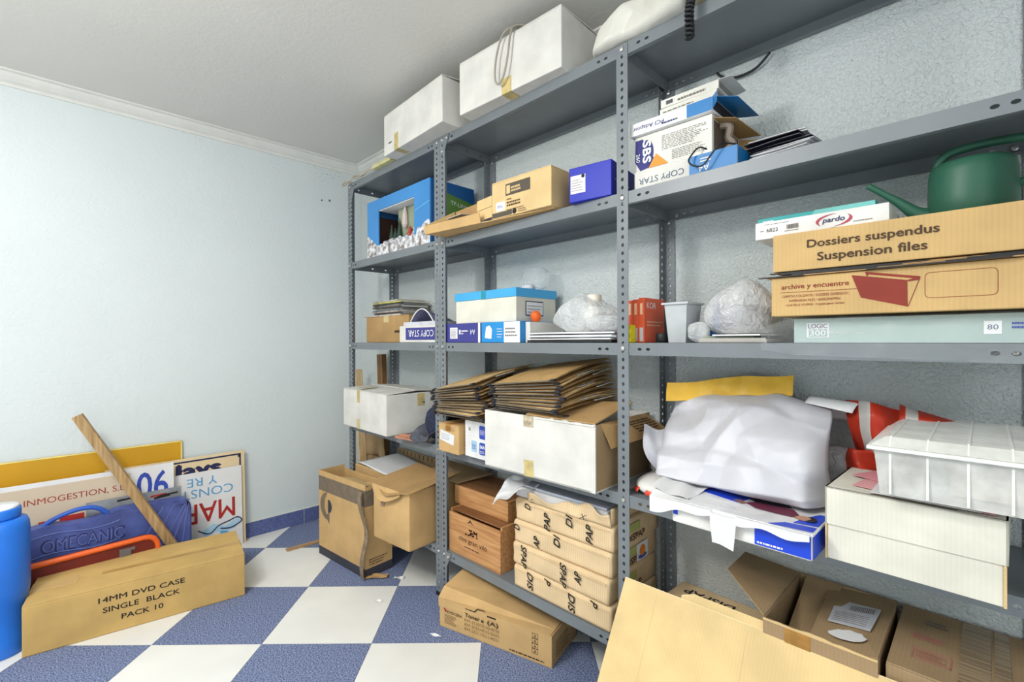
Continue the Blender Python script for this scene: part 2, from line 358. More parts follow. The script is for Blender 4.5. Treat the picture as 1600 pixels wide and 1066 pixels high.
# each tile of the diagonal chequer is a piece of the floor, clipped at the walls
def clip(poly, ax, lim, keep_less):
    out = []
    for i in range(len(poly)):
        a, b = poly[i], poly[(i + 1) % len(poly)]; ia = (a[ax] <= lim) == keep_less; ib = (b[ax] <= lim) == keep_less
        if ia: out.append(a)
        if ia != ib:
            t = (lim - a[ax]) / (b[ax] - a[ax]); out.append((a[0] + t * (b[0] - a[0]), a[1] + t * (b[1] - a[1])))
    return out
ph = math.radians(45.379); E1 = (math.cos(ph), math.sin(ph)); E2 = (-math.sin(ph), math.cos(ph)); S = 0.40; g = 0.0008
for i in range(-9, 12):
    for j in range(-9, 12):
        P = []
        for (a, b) in ((i * S + g, j * S + g), (i * S + S - g, j * S + g), (i * S + S - g, j * S + S - g), (i * S + g, j * S + S - g)):
            P.append((0.7832 + a * E1[0] + b * E2[0], -1.2282 + a * E1[1] + b * E2[1]))
        for ax, lim, less in ((0, 0.001, False), (0, RX - 0.001, True), (1, RY + 0.001, False), (1, -0.001, True)):
            P = clip(P, ax, lim, less) if len(P) > 2 else []
        if len(P) < 3: continue
        bm = B(); prism(bm, P, -0.004, 0.0); link('floor_tile', bm, TILEW if (i + j) % 2 else TILEB, fl)
# skirting of blue tile pieces with a pale joint
BASEB = mat('blue_skirting_tile', (104, 116, 164), 0.85, rgb2=(82, 92, 140), scale=150, spec=0.15)
for name, ax in (('baseboard_left', 1), ('baseboard_right', 0)):
    bm = B()
    if ax: bx(bm, (0, RY, 0), (0.006, -0.001, 0.088))
    else: bx(bm, (0.011, -0.006, 0), (RX, -0.0, 0.088))
    bs = struct(name, bm, CORN); n = 0
    edge = -0.004
    cuts = [0.0, 0.385] + [0.385 + 0.4 * k for k in range(1, 10)]
    for a, b in zip(cuts, cuts[1:]):
        bm = B(); L = -RY if ax else RX
        b = min(b, L - 0.01)
        if b <= a + 0.02: continue
        if ax: bx(bm, (0.006, -b + 0.002, 0.001), (0.010, -a - 0.002 - (0.008 if a == 0 else 0), 0.083), None, 0.001)
        else: bx(bm, (a + 0.012, -0.010, 0.001), (b - 0.002, -0.006, 0.083), None, 0.001)
        link('skirting_tile', bm, BASEB, bs)
# coved cornice along the four walls
def cornice(name, a, b, nrm):
    bm = B(); prof = [(0, 0), (0.006, 0.0), (0.010, 0.012), (0.022, 0.020), (0.036, 0.034), (0.044, 0.046), (0.058, 0.050), (0.058, 0.0565), (0, 0.0565)]
    A = [bm.verts.new((a[0] + nrm[0] * q, a[1] + nrm[1] * q, 2.1885 + z)) for q, z in prof]; C = [bm.verts.new((b[0] + nrm[0] * q, b[1] + nrm[1] * q, 2.1885 + z)) for q, z in prof]
    n = len(prof)
    for i in range(n): bm.faces.new((A[i], A[(i + 1) % n], C[(i + 1) % n], C[i]))
    bm.faces.new(A[::-1]); bm.faces.new(C)
    bmesh.ops.recalc_face_normals(bm, faces=bm.faces[:]); struct(name, bm, CORN)
cornice('trim_1', (0, RY, 0), (0, 0, 0), (1, 0)); cornice('trim_2', (0, 0, 0), (RX, 0, 0), (0, -1))
# two plugged screw holes in the left wall
for y, z, r in ((-0.262, 1.982, 0.006), (-0.212, 1.990, 0.008)):
    bm = B(); bmesh.ops.create_cone(bm, cap_ends=True, segments=10, radius1=r, radius2=r * 0.7, depth=0.003, matrix=Matrix.Translation((0.0012, y, z)) @ Matrix.Rotation(PI / 2, 4, 'Y'))
    o = link('wall_plug', bm, mat('grey_wall_plug', (110, 108, 104), 0.7)); tag(o, 'small grey wall plug high on the left wall, ' + ('further from the shelf' if y < -0.24 else 'nearer the shelf'), 'wall plug')

# ------------------------------------------------------------------ slotted-angle shelving
ZS = [1.970, 1.5345, 1.0928, 0.6488, 0.211]
YF, YB = -0.295, -0.004
PITCH = 0.024; NH = 82
def post_mesh(name, sx, sy):
    """L-angle with its corner at the origin; flanges run along sx*X and sy*Y, both full of holes"""
    bm = B(); cells = [(k * PITCH, (k + 1) * PITCH, True) for k in range(NH)]; fw_ = 0.037
    holed_strip(bm, cells, fw_, M=Matrix(((0, sx, 0, 0), (0, 0, 1, 0), (1, 0, 0, 0), (0, 0, 0, 1))))
    holed_strip(bm, cells, fw_, M=Matrix(((0, 0, 1, 0), (0, sy, 0, 0), (1, 0, 0, 0), (0, 0, 0, 1))))
    bmesh.ops.remove_doubles(bm, verts=bm.verts[:], dist=1e-5); bmesh.ops.recalc_face_normals(bm, faces=bm.faces[:])
    me = bpy.data.meshes.new(name); bm.to_mesh(me); bm.free(); me.materials.append(METAL); return me
POST = {(sx, sy): post_mesh('post', sx, sy) for sx in (1, -1) for sy in (1, -1)}
def add_post(root, x, y, sx, sy):
    o = bpy.data.objects.new('post', POST[(sx, sy)]); COL.objects.link(o); o.parent = root; o.location = (x, y, 0.0)
    sm = o.modifiers.new('thickness', 'SOLIDIFY'); sm.thickness = 0.0016; sm.offset = 0
    bm = B(); bx(bm, (x - 0.0009 if sx > 0 else x - 0.038, y - 0.002 if sy > 0 else y - 0.038, 0.0002), (x + 0.038 if sx > 0 else x + 0.0009, y + 0.038 if sy > 0 else y + 0.002, 0.018))
    link('foot_cap', bm, BLACKP, root)
bolt_me = None
def bolt(root, x, y, z, n):
    global bolt_me
    if bolt_me is None:
        bm = B(); lathe(bm, [(0.0072, 0), (0.0072, 0.0022), (0.0058, 0.0045), (0.003, 0.0052)], 10)
        bolt_me = bpy.data.meshes.new('bolt'); bm.to_mesh(bolt_me); bm.free(); bolt_me.materials.append(ZINC)
    o = bpy.data.objects.new('bolt', bolt_me); COL.objects.link(o); o.parent = root; o.location = (x, y, z); o.rotation_euler = n
NF = (PI / 2, 0, 0); NBk = (-PI / 2, 0, 0); NXp = (0, PI / 2, 0)
def add_shelf(root, x0, x1, z):
    """folded steel shelf: flat top, four flanges with slots near the ends, return lip at the front"""
    y0, y1 = YF + 0.002, YB - 0.002; h = 0.036; bm = B()
    bx(bm, (x0, y0, z - 0.0014), (x1, y1, z)); 
    bx(bm, (x0 + 0.002, y0 + 0.001, z - h), (x1 - 0.002, y0 + 0.014, z - h + 0.0012)); bx(bm, (x0 + 0.002, y1 - 0.014, z - h), (x1 - 0.002, y1 - 0.001, z - h + 0.0012))
    o = link('shelf', bm, METAL, root); L = x1 - x0
    ends = [0.0, 0.045, 0.063, 0.071, 0.089, 0.100]
    def cells(L):
        c = [(ends[k], ends[k + 1], k in (1, 3)) for k in range(5)]
        return c + [(0.100, L - 0.100, False)] + [(L - b, L - a, q) for a, b, q in c[::-1]]
    bm = B()
    for yy in (y0, y1): holed_strip(bm, cells(L), h, (0.0065, 0.0042), Matrix(((1, 0, 0, x0), (0, 0, 1, yy), (0, 1, 0, z - h), (0, 0, 0, 1))))
    D = y1 - y0
    for xx in (x0, x1): holed_strip(bm, [(0, 0.05, 0), (0.05, 0.07, 1), (0.07, D / 2 - 0.01, 0), (D / 2 - 0.01, D / 2 + 0.01, 1), (D / 2 + 0.01, D - 0.07, 0), (D - 0.07, D - 0.05, 1), (D - 0.05, D, 0)], h, (0.0065, 0.0042), Matrix(((0, 0, 1, xx), (1, 0, 0, y0), (0, 1, 0, z - h), (0, 0, 0, 1))))
    f = link('shelf_flange', bm, METAL, o); sm = f.modifiers.new('thickness', 'SOLIDIFY'); sm.thickness = 0.0012; sm.offset = 0
def gusset(root, x, y, z, sx):
    bm = B(); prism(bm, [(0, 0), (sx * 0.030, 0), (sx * 0.030, -0.010), (sx * 0.004, -0.058), (0, -0.058)], 0, 0.0015, Matrix(((1, 0, 0, x), (0, 0, -1, y), (0, 1, 0, z), (0, 0, 0, 1))))
    bmesh.ops.recalc_face_normals(bm, faces=bm.faces[:]); link('gusset', bm, METAL, root)
def unit(label, bays, posts):
    r = thing('shelving_unit', label, 'shelving unit', (0, 0, 0))
    for x, sx in posts:
        add_post(r, x, YF, sx, 1); add_post(r, x, YB, sx, -1)
    for x0, x1 in bays:
        for z in ZS: add_shelf(r, x0, x1, z)
    for x, sx in posts:
        for z in ZS:
            c = x + sx * 0.0185
            bolt(r, c, YF - 0.0008, z - 0.017, NF); bolt(r, c, YB - 0.003, z - 0.040, NF); bolt(r, c + sx * 0.03, YB - 0.005, z - 0.022, NF)
    return r
u1 = unit('grey perforated steel shelving unit nearest the left wall, one bay wide', [(0.4275, 1.2745)], [(0.4255, 1), (1.2765, -1)])
u2 = unit('grey perforated steel shelving unit two bays wide on the right', [(1.2805, 2.1715), (2.1735, 3.0175)], [(1.2785, 1), (2.156, 1), (3.0195, -1)])
gusset(u2, 1.3155, YF - 0.0012, 1.968, 1); gusset(u1, 0.4625, YF + 0.001, 1.934, 1); gusset(u2, 1.3155, YF - 0.0012, 0.209, 1)
bolt(u2, 1.330, YF - 0.003, 1.953, NF); bolt(u2, 1.297, YF - 0.0008, 1.905, NF); bolt(u2, 1.328, YF - 0.003, 0.19, NF)

# ================================================================== TOP SHELF
Z0, Z1, Z2, Z3, Z4 = [z + 0.0006 for z in ZS]
b = carton('cardboard_box', 'plain white cardboard box on the top shelf nearest the left wall, lid bulging', 'box', (0.925, -0.357, Z0), 0.485, 0.32, 0.188, WCARD, rz=-2.5, seam='x', flap_lift=0.016)
b.label('front', 0.10, 0.0, 0.135, 0.075, TAPE, 'tape', note='yellowed tape strip'); b.label('front', 0.045, 0.045, 0.075, 0.050, INK, 'scuff_mark')
boxo('tape', (0.10, 0.0, -0.0005), (0.135, 0.06, 0.0), TAPE, b.r)
b = carton('cardboard_box', 'large plain white box on the top shelf with a grey cable hanging down', 'box', (1.493, -0.357, Z0), 0.485, 0.32, 0.2, WCARD, rz=3, seam='x', flap_lift=0.006)
b.label('front', 0.225, 0.0, 0.27, 0.055, TAPE, 'tape', note='yellowed tape strip'); boxo('tape', (0.225, 0.0, -0.0005), (0.27, 0.06, 0.0), TAPE, b.r)
bm = B(); pts = spline([(1.86, -0.20, 2.187), (1.80, -0.30, 2.188), (1.765, -0.345, 2.187), (1.736, -0.360, 2.165), (1.712, -0.366, 2.10), (1.706, -0.368, 2.03), (1.722, -0.368, 2.0), (1.748, -0.366, 2.02), (1.764, -0.362, 2.08), (1.774, -0.358, 2.15), (1.785, -0.343, 2.187), (1.83, -0.28, 2.189), (1.88, -0.22, 2.188)], 6)
tube(bm, pts, 0.0038, 8); tag(link('cable_loop', bm, mat('grey_cable', (168, 162, 148), 0.5), None, True), 'grey cable looped over the front of the large white box on the top shelf', 'cable')
# crumpled milky plastic sack
bm = B()
def sackshape(p):
    k = (p.x + 0.19) / 0.38
    return Vector((p.x + 0.35 * (p.z + 0.055) * (1 - k), p.y * (0.88 + 0.12 * k) - 0.008 * math.sin(9 * k), (p.z + 0.055) * (0.62 + 0.55 * min(1, max(0, k) * 1.3)) - 0.055))
blob(bm, (2.218, -0.212, Z0 + 0.058), (0.180, 0.122, 0.060), 5, 0.75, 9, 6, p=6.0, floor=Z0, shape=sackshape)
tag(link('plastic_sack', bm, mat('milky_plastic', (226, 224, 214), 0.35, 0.03, 20, trans=0.1), None, True), 'crumpled milky white plastic sack lying on the top shelf above the middle post', 'plastic bag')
bm = B(); c = []
for i in range(150):
    a = i * 0.62; t = i / 149; c.append((2.402 + 0.0085 * math.cos(a) - 0.012 * t, -0.327 + 0.0085 * math.sin(a) + 0.006 * math.sin(t * 8), 2.03 - 0.155 * t))
tube(bm, c, 0.0042, 6); tag(link('coiled_cord', bm, BLACKP, None, True), 'black coiled telephone cord hanging over the front edge of the top shelf', 'cord')
b = plain_box('cardboard_box', 'small cream box lying at the front of the top shelf beside the black cord', 'box', (2.43, -0.322, Z0), 0.16, 0.2, 0.065, mat('cream_box', (226, 214, 160), 0.6), rz=4)
b.label('front', 0.03, 0.015, 0.09, 0.05, PAPER)
# strap and folded card at the far left end
bm = B(); tube(bm, spline([(0.52, -0.20, Z0 + 0.004), (0.46, -0.27, Z0 + 0.006), (0.425, -0.312, Z0 + 0.008), (0.405, -0.318, Z0 - 0.004), (0.43, -0.316, Z0 - 0.008), (0.50, -0.312, Z0 + 0.006), (0.58, -0.300, Z0 + 0.006), (0.63, -0.285, Z0 + 0.028), (0.67, -0.275, Z0 + 0.026), (0.69, -0.270, Z0 + 0.005)], 6), 0.0045, 6)
tube(bm, spline([(0.47, -0.305, Z0 + 0.006), (0.52, -0.303, Z0 + 0.022), (0.56, -0.302, Z0 + 0.014), (0.60, -0.301, Z0 + 0.006)], 6), 0.0035, 6)
tag(link('cable', bm, mat('beige_cable', (176, 166, 148), 0.55), None, True), 'beige cable tangled over the left end of the top shelf', 'cable')
b = carton('flat_packet', 'flat yellowish packet sticking out under the white box at the left of the top shelf', 'packet', (0.735, -0.318, Z0), 0.175, 0.17, 0.02, mat('yellowed_card', (206, 200, 150), 0.7, 0.08, 20), rz=0)
# black cable behind under the top shelf
bm = B(); tube(bm, spline([(2.34, -0.02, 1.926), (2.36, -0.016, 1.905), (2.40, -0.014, 1.893), (2.45, -0.014, 1.898), (2.49, -0.018, 1.926)], 6), 0.004, 6)
tag(link('cable', bm, BLACKP, None, True), 'short black cable drooping below the rear edge of the top shelf', 'cable')

# ================================================================== SECOND SHELF
# blue gift box with a window
BLUEB = mat('blue_printed_card', (66, 140, 206), 0.45, 0.05, 3); BLUED = mat('deep_blue_printed_card', (22, 92, 160), 0.45, 0.05, 3)
W, D, H = 0.565, 0.255, 0.288
r = thing('display_box', 'blue display box with a cut-out window and snowy printed base on the second shelf', 'box', (0.630, -0.288, Z1), 0, None); b = Box(r, W, D, H)
bm = B(); t = 0.006; wx0, wx1, wz0, wz1 = 0.115, 0.44, 0.055, 0.232
for a, q in (((0, 0, 0), (wx0, t, H)), ((wx1, 0, 0), (W, t, H)), ((wx0, 0, 0), (wx1, t, wz0)), ((wx0, 0, wz1), (wx1, t, H)), ((0, t, 0), (t, D, H)), ((0, D - t, 0), (W, D, H)), ((t, t, 0), (W - t, D - t, t)), ((t, t, H - t), (W - t, D - t, H))): bx(bm, a, q)
link('body', bm, BLUEB, r)
boxo('side_panel', (W - t, t, 0), (W + 0.001, D, H), BLUED, r)
boxo('window_lining', (wx0, t, wz1 - 0.004), (wx1, 0.12, wz1), PAPER, r); boxo('window_lining', (wx0 + 0.005, t, wz0), (wx1 - 0.005, 0.12, wz0 + 0.004), PAPER, r)
boxo('inner_tray', (0.205, 0.062, wz0 + 0.005), (0.42, 0.066, wz1 - 0.006), mat('sage_card', (150, 162, 138), 0.7), r)
boxo('inner_tray', (0.007, 0.008, wz0 - 0.03), (0.010, 0.24, wz1 - 0.004), mat('dark_red_card', (92, 62, 52), 0.7), r); boxo('inner_tray', (0.012, 0.20, wz0 - 0.03), (0.36, 0.204, wz1 - 0.004), mat('dark_red_card', (92, 62, 52), 0.7), r)
SNOW = mat('snow_print', (238, 240, 244), 0.6, rgb2=(112, 98, 92), scale=38, detail=9)
pts = [(0, 0), (W, 0), (W, 0.10)]
q = random.Random(4)
for i in range(40):
    x = W - (i + 1) * W / 41; z = 0.05 + 0.014 * q.random() + 0.06 * max(0, (x - 0.42) / 0.14) + 0.055 * max(0, 1 - x / 0.1); z = min(z, wz0 - 0.001) if wx0 - 0.02 < x < wx1 + 0.015 else z; pts.append((x, z))
pts.append((0, 0.12)); b.poly('front', pts, SNOW, 'snow_scene_print'); b.poly('front', [(wx1 + 0.01, 0.16), (W, 0.185), (W, 0.19), (wx1 + 0.01, 0.167)], SKY, 'printed_stripe')
for k, (x, hh, m) in enumerate(((0.14, 0.10, 'g'), (0.175, 0.075, 'g'), (0.215, 0.12, 'g'))):
    bm = B(); bmesh.ops.create_cone(bm, cap_ends=True, segments=9, radius1=0.02, radius2=0.001, depth=hh, matrix=Matrix.Translation((x + 0.02, 0.05, wz0 + 0.004 + hh / 2))); link('toy_tree', bm, mat('dark_green_toy', (42, 66, 56), 0.6), r)
for k, x in enumerate((0.335, 0.385)):
    bm = B(); lathe(bm, [(0.018, wz0 + 0.004), (0.016, wz0 + 0.03), (0.010, wz0 + 0.036), (0.011, wz0 + 0.05), (0.003, wz0 + 0.065)], 10, (x, 0.045)); link('toy_figure', bm, mat('red_toy' if k == 0 else 'white_toy', (176, 70, 58) if k == 0 else (220, 214, 206), 0.5), r)
bm = B(); lathe(bm, [(0.006, wz1 - 0.11), (0.016, wz1 - 0.095), (0.014, wz1 - 0.05), (0.004, wz1 - 0.004)], 10, (0.285, 0.05)); link('hanging_ornament', bm, mat('red_white_toy', (210, 190, 184), 0.4), r)
bm = B(); q = random.Random(8)
for k in range(46):
    x = wx0 + 0.01 + q.random() * (wx1 - wx0 - 0.02); blob(bm, (x, 0.02 + 0.07 * q.random(), wz0 + 0.010 + 0.006 * q.random()), (0.012, 0.010, 0.010), k, 0.3, 60, 1)
o = link('fake_snow', bm, SNOW, r, True); o['kind'] = 'stuff'
b.poly('right', [(0.085, 0.10), (D, 0.04), (D, 0.213), (0.085, 0.240)], mat('green_printed_card', (92, 140, 60), 0.5), 'green_panel', 0.0022)
b.text('right', 'TP-LINK', 0.165, 0.195, 0.018, WHITEINK, w=0.105, rot=-5, off=0.0034)

# open kraft tray lying over the shelf edge, empty, on its flap
r = thing('open_carton', 'open kraft carton tray jutting over the second shelf edge with folded card inside', 'carton', (1.305, -0.385, Z1), 0.0)
b = Box(r, 0.66, 0.34, 0.06)
def quad(bm, P4, t=0.003):
    vs_ = [bm.verts.new(p) for p in P4]; f = bm.faces.new(vs_); f.normal_update(); n = f.normal * t
    ws = [bm.verts.new(Vector(p) + n) for p in P4]; bm.faces.new(ws[::-1])
    for i in range(4): bm.faces.new((vs_[i], ws[i], ws[(i + 1) % 4], vs_[(i + 1) % 4]))
    bmesh.ops.recalc_face_normals(bm, faces=bm.faces[:])
def quado(name, P4, m, parent, t=0.003):
    bm = B(); quad(bm, P4, t); return link(name, bm, m, parent)
quado('bottom_panel', [(0, 0.0, 0.002), (0.62, 0.075, 0.002), (0.66, 0.34, 0.002), (0.05, 0.34, 0.002)], KRAFT, r)
quado('front_flap', [(0, 0, 0.003), (0.30, 0.037, 0.003), (0.30, 0.030, 0.040), (0, -0.008, 0.034)], KRAFT, r)
quado('end_panel', [(0.0, 0.0, 0.003), (0.0, -0.006, 0.038), (0.024, 0.13, 0.115), (0.024, 0.14, 0.003)], KRAFTL, r)
quado('back_flap', [(0.024, 0.14, 0.06), (0.024, 0.135, 0.115), (0.27, 0.15, 0.135), (0.30, 0.16, 0.06)], KRAFT2, r)
quado('folded_insert', [(0.02, 0.02, 0.028), (0.26, 0.045, 0.042), (0.27, 0.125, 0.052), (0.03, 0.12, 0.036)], KRAFTL, r)
quado('folded_insert', [(0.12, 0.015, 0.045), (0.20, 0.022, 0.052), (0.21, 0.08, 0.058), (0.13, 0.08, 0.050)], mat('greyish_card', (198, 186, 172), 0.7), r)
text(r, 'KONICA', Matrix(((1, 0, 0, 0), (0, 0, -1, -0.0065), (0, 1, 0, 0), (0, 0, 0, 1))) @ Matrix.Identity(4), 0.20, 0.0, 0.001, INKK, 0.02) if False else None
# closed kraft carton standing in it
b = carton('cardboard_box', 'kraft carton with a dark printed band and small white sticker standing in the open tray', 'box', (1.655, -0.338, Z1 + 0.0065), 0.275, 0.19, 0.132, KRAFTL, rz=2.0, seam='x', bev=0.003)
b.poly('front', [(0.07, 0.072), (0.185, 0.072), (0.185, 0.113), (0.07, 0.113)], mat('dark_taupe_ink', (86, 78, 68), 0.7), 'printed_band')
b.poly('front', [(0.075, 0.078), (0.092, 0.078), (0.092, 0.107), (0.075, 0.107)], KRAFTL, 'printed_emblem', 0.0013)
b.text('front', 'DRUM\nCARTRIDGE', 0.118, 0.092, 0.018, mat('kraft_reverse_ink', (226, 200, 152), 0.7), w=0.042, off=0.0014) if False else b.bars('front', 0.096, 0.082, 0.145, 0.104, 2, KRAFTL, 3, 0.6, 0.0014)
b.bars('front', 0.075, 0.056, 0.10, 0.066, 1, INKK, 4); b.bars('front', 0.075, 0.034, 0.155, 0.054, 2, INKB, 5, 0.55); b.bars('front', 0.075, 0.020, 0.18, 0.030, 1, INKK, 6, 0.3)
b.label('front', 0.022, 0.024, 0.066, 0.056, PAPER, note='small white sticker'); b.bars('front', 0.028, 0.036, 0.06, 0.046, 2, BLUEINK, 7, 0.4, 0.0012)
b.poly('front', [(0.003, 0.003), (0.10, 0.003), (0.10, 0.020), (0.003, 0.020)], mat('dark_taupe_ink', (86, 78, 68), 0.7), 'printed_band')
bm = B(); R_ = b.M('front', 0.0008); prism(bm, [(0.112 + 0.010 * math.cos(k * PI / 6), 0.012 + 0.010 * math.sin(k * PI / 6)) for k in range(12)], 0, 0.0006, R_); link('printed_emblem', bm, INK, b.r); b.bars('front', 0.128, 0.006, 0.17, 0.020, 2, INKK, 8, 0.4)
for (x0, z0, x1, z1) in ((-0.095, 0.012, -0.001, 0.050), (-0.098, 0.052, -0.001, 0.090)):
    quado('side_flap', [(x0, 0.02, z0), (x1, 0.004, z0), (x1, 0.004, z1), (x0, 0.02, z1)], KRAFTL, b.r, 0.003)
# royal blue box
ROYAL = mat('royal_blue_gloss_card', (18, 36, 168), 0.38, 0.04, 4, spec=0.25)
b = plain_box('toner_box', 'glossy royal blue box with a white label beside the middle post on the second shelf', 'box', (1.995, -0.318, Z1), 0.145, 0.19, 0.108, ROYAL, rz=8)
b.label('front', 0.006, 0.026, 0.058, 0.082, PAPER, note='white product label'); b.bars('front', 0.010, 0.034, 0.054, 0.074, 5, INKG, 9, 0.25, 0.0013)
bm = B(); prism(bm, [(0.050 + 0.006 * math.cos(k * PI / 6), 0.077 + 0.006 * math.sin(k * PI / 6)) for k in range(12)], 0.0003, 0.0009, b.M('front', 0.0006)); link('label_emblem', bm, INK, b.r)
b.bars('right', 0.04, 0.03, 0.15, 0.045, 1, WHITEINK, 10, 0.8); b.bars('right', 0.06, 0.062, 0.10, 0.095, 5, mat('pale_blue_ink', (110, 126, 206), 0.5), 12, 0.4); b.bars('right', 0.02, 0.052, 0.15, 0.056, 1, WHITEINK, 11, 0.5)

# copy paper ream with the name printed upside down
COPYB = mat('ream_blue', (30, 120, 186), 0.4, 0.05, 4)
b = plain_box('paper_ream', 'white and blue COPY STAR ream, upside down, lowest in the second-shelf pile', 'paper ream', (2.200, -0.272, Z1), 0.288, 0.215, 0.056, WCARD, rz=0.5, bev=0.003)
b.label('front', 0.165, 0.001, 0.287, 0.055, COPYB, 'printed_panel', note='blue end panel'); b.label('right', 0.0, 0.001, 0.215, 0.055, COPYB, 'printed_panel')
b.text('front', 'COPY STAR', 0.083, 0.024, 0.017, mat('slate_ink', (88, 104, 132), 0.6), w=0.135, rot=180)
b.text('front', 'A4', 0.205, 0.018, 0.017, WHITEINK, rot=180, off=0.0016); b.bars('front', 0.195, 0.034, 0.225, 0.048, 2, WHITEINK, 14, 0.5, 0.0016)
bm = B(); tube(bm, spline([(2.385, -0.281, 1.600), (2.372, -0.290, 1.575), (2.388, -0.294, 1.556), (2.412, -0.294, 1.552), (2.432, -0.290, 1.575), (2.452, -0.282, 1.598), (2.47, -0.22, 1.610)], 6), 0.0022, 6)
tube(bm, spline([(2.385, -0.281, 1.600), (2.395, -0.272, 1.609), (2.412, -0.250, 1.602), (2.42, -0.23, 1.600)], 5), 0.0022, 6)
tag(link('cable_loop', bm, BLACKP, None, True), 'thin black cable looped before the blue end of the COPY STAR ream', 'cable')
# SBS box
b = plain_box('product_box', 'white SBS 260 box with orange and violet print, open at its end, on the ream', 'box', (2.196, -0.262, Z1 + 0.0575), 0.225, 0.20, 0.102, mat('offwhite_box', (226, 224, 216), 0.5), rz=1, ry=0)
VIO = mat('violet_ink', (34, 34, 118), 0.5)
b.poly('front', [(0.004, 0.092), (0.026, 0.092), (0.062, 0.028), (0.050, 0.006), (0.018, 0.002), (0.002, 0.03)], VIO, 'printed_shape')
b.poly('front', [(0.045, 0.004), (0.105, 0.004), (0.068, 0.040)], mat('orange_ink', (234, 150, 40), 0.5), 'printed_shape', 0.0011)
bm = B(); prism(bm, [(0.040 + 0.020 * math.cos(k * PI / 10), 0.050 + 0.036 * math.sin(k * PI / 10)) for k in range(20)], 0.0002, 0.0012, b.M('front', 0.001)); link('printed_shape', bm, VIO, b.r)
b.text('front', 'SBS', 0.040, 0.052, 0.024, WHITEINK, w=0.062, rot=-90, off=0.0026, bold=0.03); b.text('front', '260', 0.012, 0.040, 0.012, WHITEINK, rot=-90, off=0.002)
b.bars('front', 0.085, 0.045, 0.215, 0.088, 9, INKG, 15, 0.3); b.bars('front', 0.115, 0.012, 0.215, 0.040, 6, INKG, 16, 0.3)
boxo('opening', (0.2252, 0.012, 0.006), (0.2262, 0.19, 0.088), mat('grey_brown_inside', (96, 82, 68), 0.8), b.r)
quado('end_flap', [(0.226, 0.005, 0.093), (0.226, 0.195, 0.093), (0.285, 0.20, 0.088), (0.275, 0.03, 0.085)], KRAFT2, b.r, 0.0015)
quado('end_flap', [(0.226, 0.195, 0.01), (0.226, 0.195, 0.09), (0.27, 0.22, 0.085), (0.27, 0.22, 0.015)], KRAFT2, b.r, 0.0015)
bm = B(); tube(bm, spline([(0.228, 0.05, 0.084), (0.250, 0.055, 0.078), (0.245, 0.06, 0.05), (0.256, 0.06, 0.03), (0.235, 0.05, 0.01)], 5), 0.010, 6); link('pulp_insert', bm, mat('grey_pulp', (146, 134, 122), 0.85), b.r)
# PCI Adapter box
b = plain_box('product_box', 'long white and blue PCI Adapter box printed upside down, lying across the SBS box', 'box', (2.188, -0.275, Z1 + 0.1605), 0.24, 0.17, 0.036, mat('white_gloss_box', (232, 232, 232), 0.35), rz=0.5, bev=0.0015)
b.label('front', 0.172, 0.001, 0.239, 0.035, COPYB, 'printed_panel'); b.text('front', 'PCI Adapter', 0.058, 0.019, 0.015, VIO, w=0.096, rot=180); b.bars('front', 0.10, 0.008, 0.155, 0.016, 1, VIO, 17, 0.5)
quado('end_flap', [(0.24, 0.0, 0.036), (0.24, 0.17, 0.036), (0.30, 0.17, 0.022), (0.30, 0.01, 0.018)], COPYB, b.r, 0.0012)
quado('end_flap', [(0.24, 0.0, 0.002), (0.24, 0.0, 0.034), (0.262, -0.03, 0.030), (0.262, -0.03, 0.004)], COPYB, b.r, 0.0012)
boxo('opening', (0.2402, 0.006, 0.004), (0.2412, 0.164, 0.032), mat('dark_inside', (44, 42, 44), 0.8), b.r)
# two slim boxes on top
for k, (dx, h, rz_, lab) in enumerate(((0.0, 0.019, -1, 'lower slim white box of two on top of the PCI Adapter box'), (0.003, 0.023, 0.5, 'topmost slim white box with a barcode above the PCI Adapter box'))):
    b = plain_box('slim_box', lab, 'box', (2.276 + dx, -0.262, Z1 + 0.1975 + k * 0.0205), 0.160, 0.12, h, mat('slim_white_box', (222, 220, 210), 0.5), rz=rz_, bev=0.001)
    b.bars('front', 0.05 if k else 0.01, 0.006, 0.13, h - 0.009, 1, INKG, 20 + k, 0.7)
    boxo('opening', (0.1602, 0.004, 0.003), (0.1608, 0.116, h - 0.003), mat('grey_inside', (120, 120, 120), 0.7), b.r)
    if k:
        b.label('front', 0.012, 0.004, 0.040, 0.019, PAPER); b.barcode('front', 0.016, 0.006, 0.036, 0.017, INK)
        quado('end_flap', [(0.160, 0.0, h), (0.160, 0.12, h), (0.188, 0.12, h + 0.004), (0.188, 0.01, h + 0.003)], mat('slim_white_box', (222, 220, 210), 0.5), b.r, 0.001)
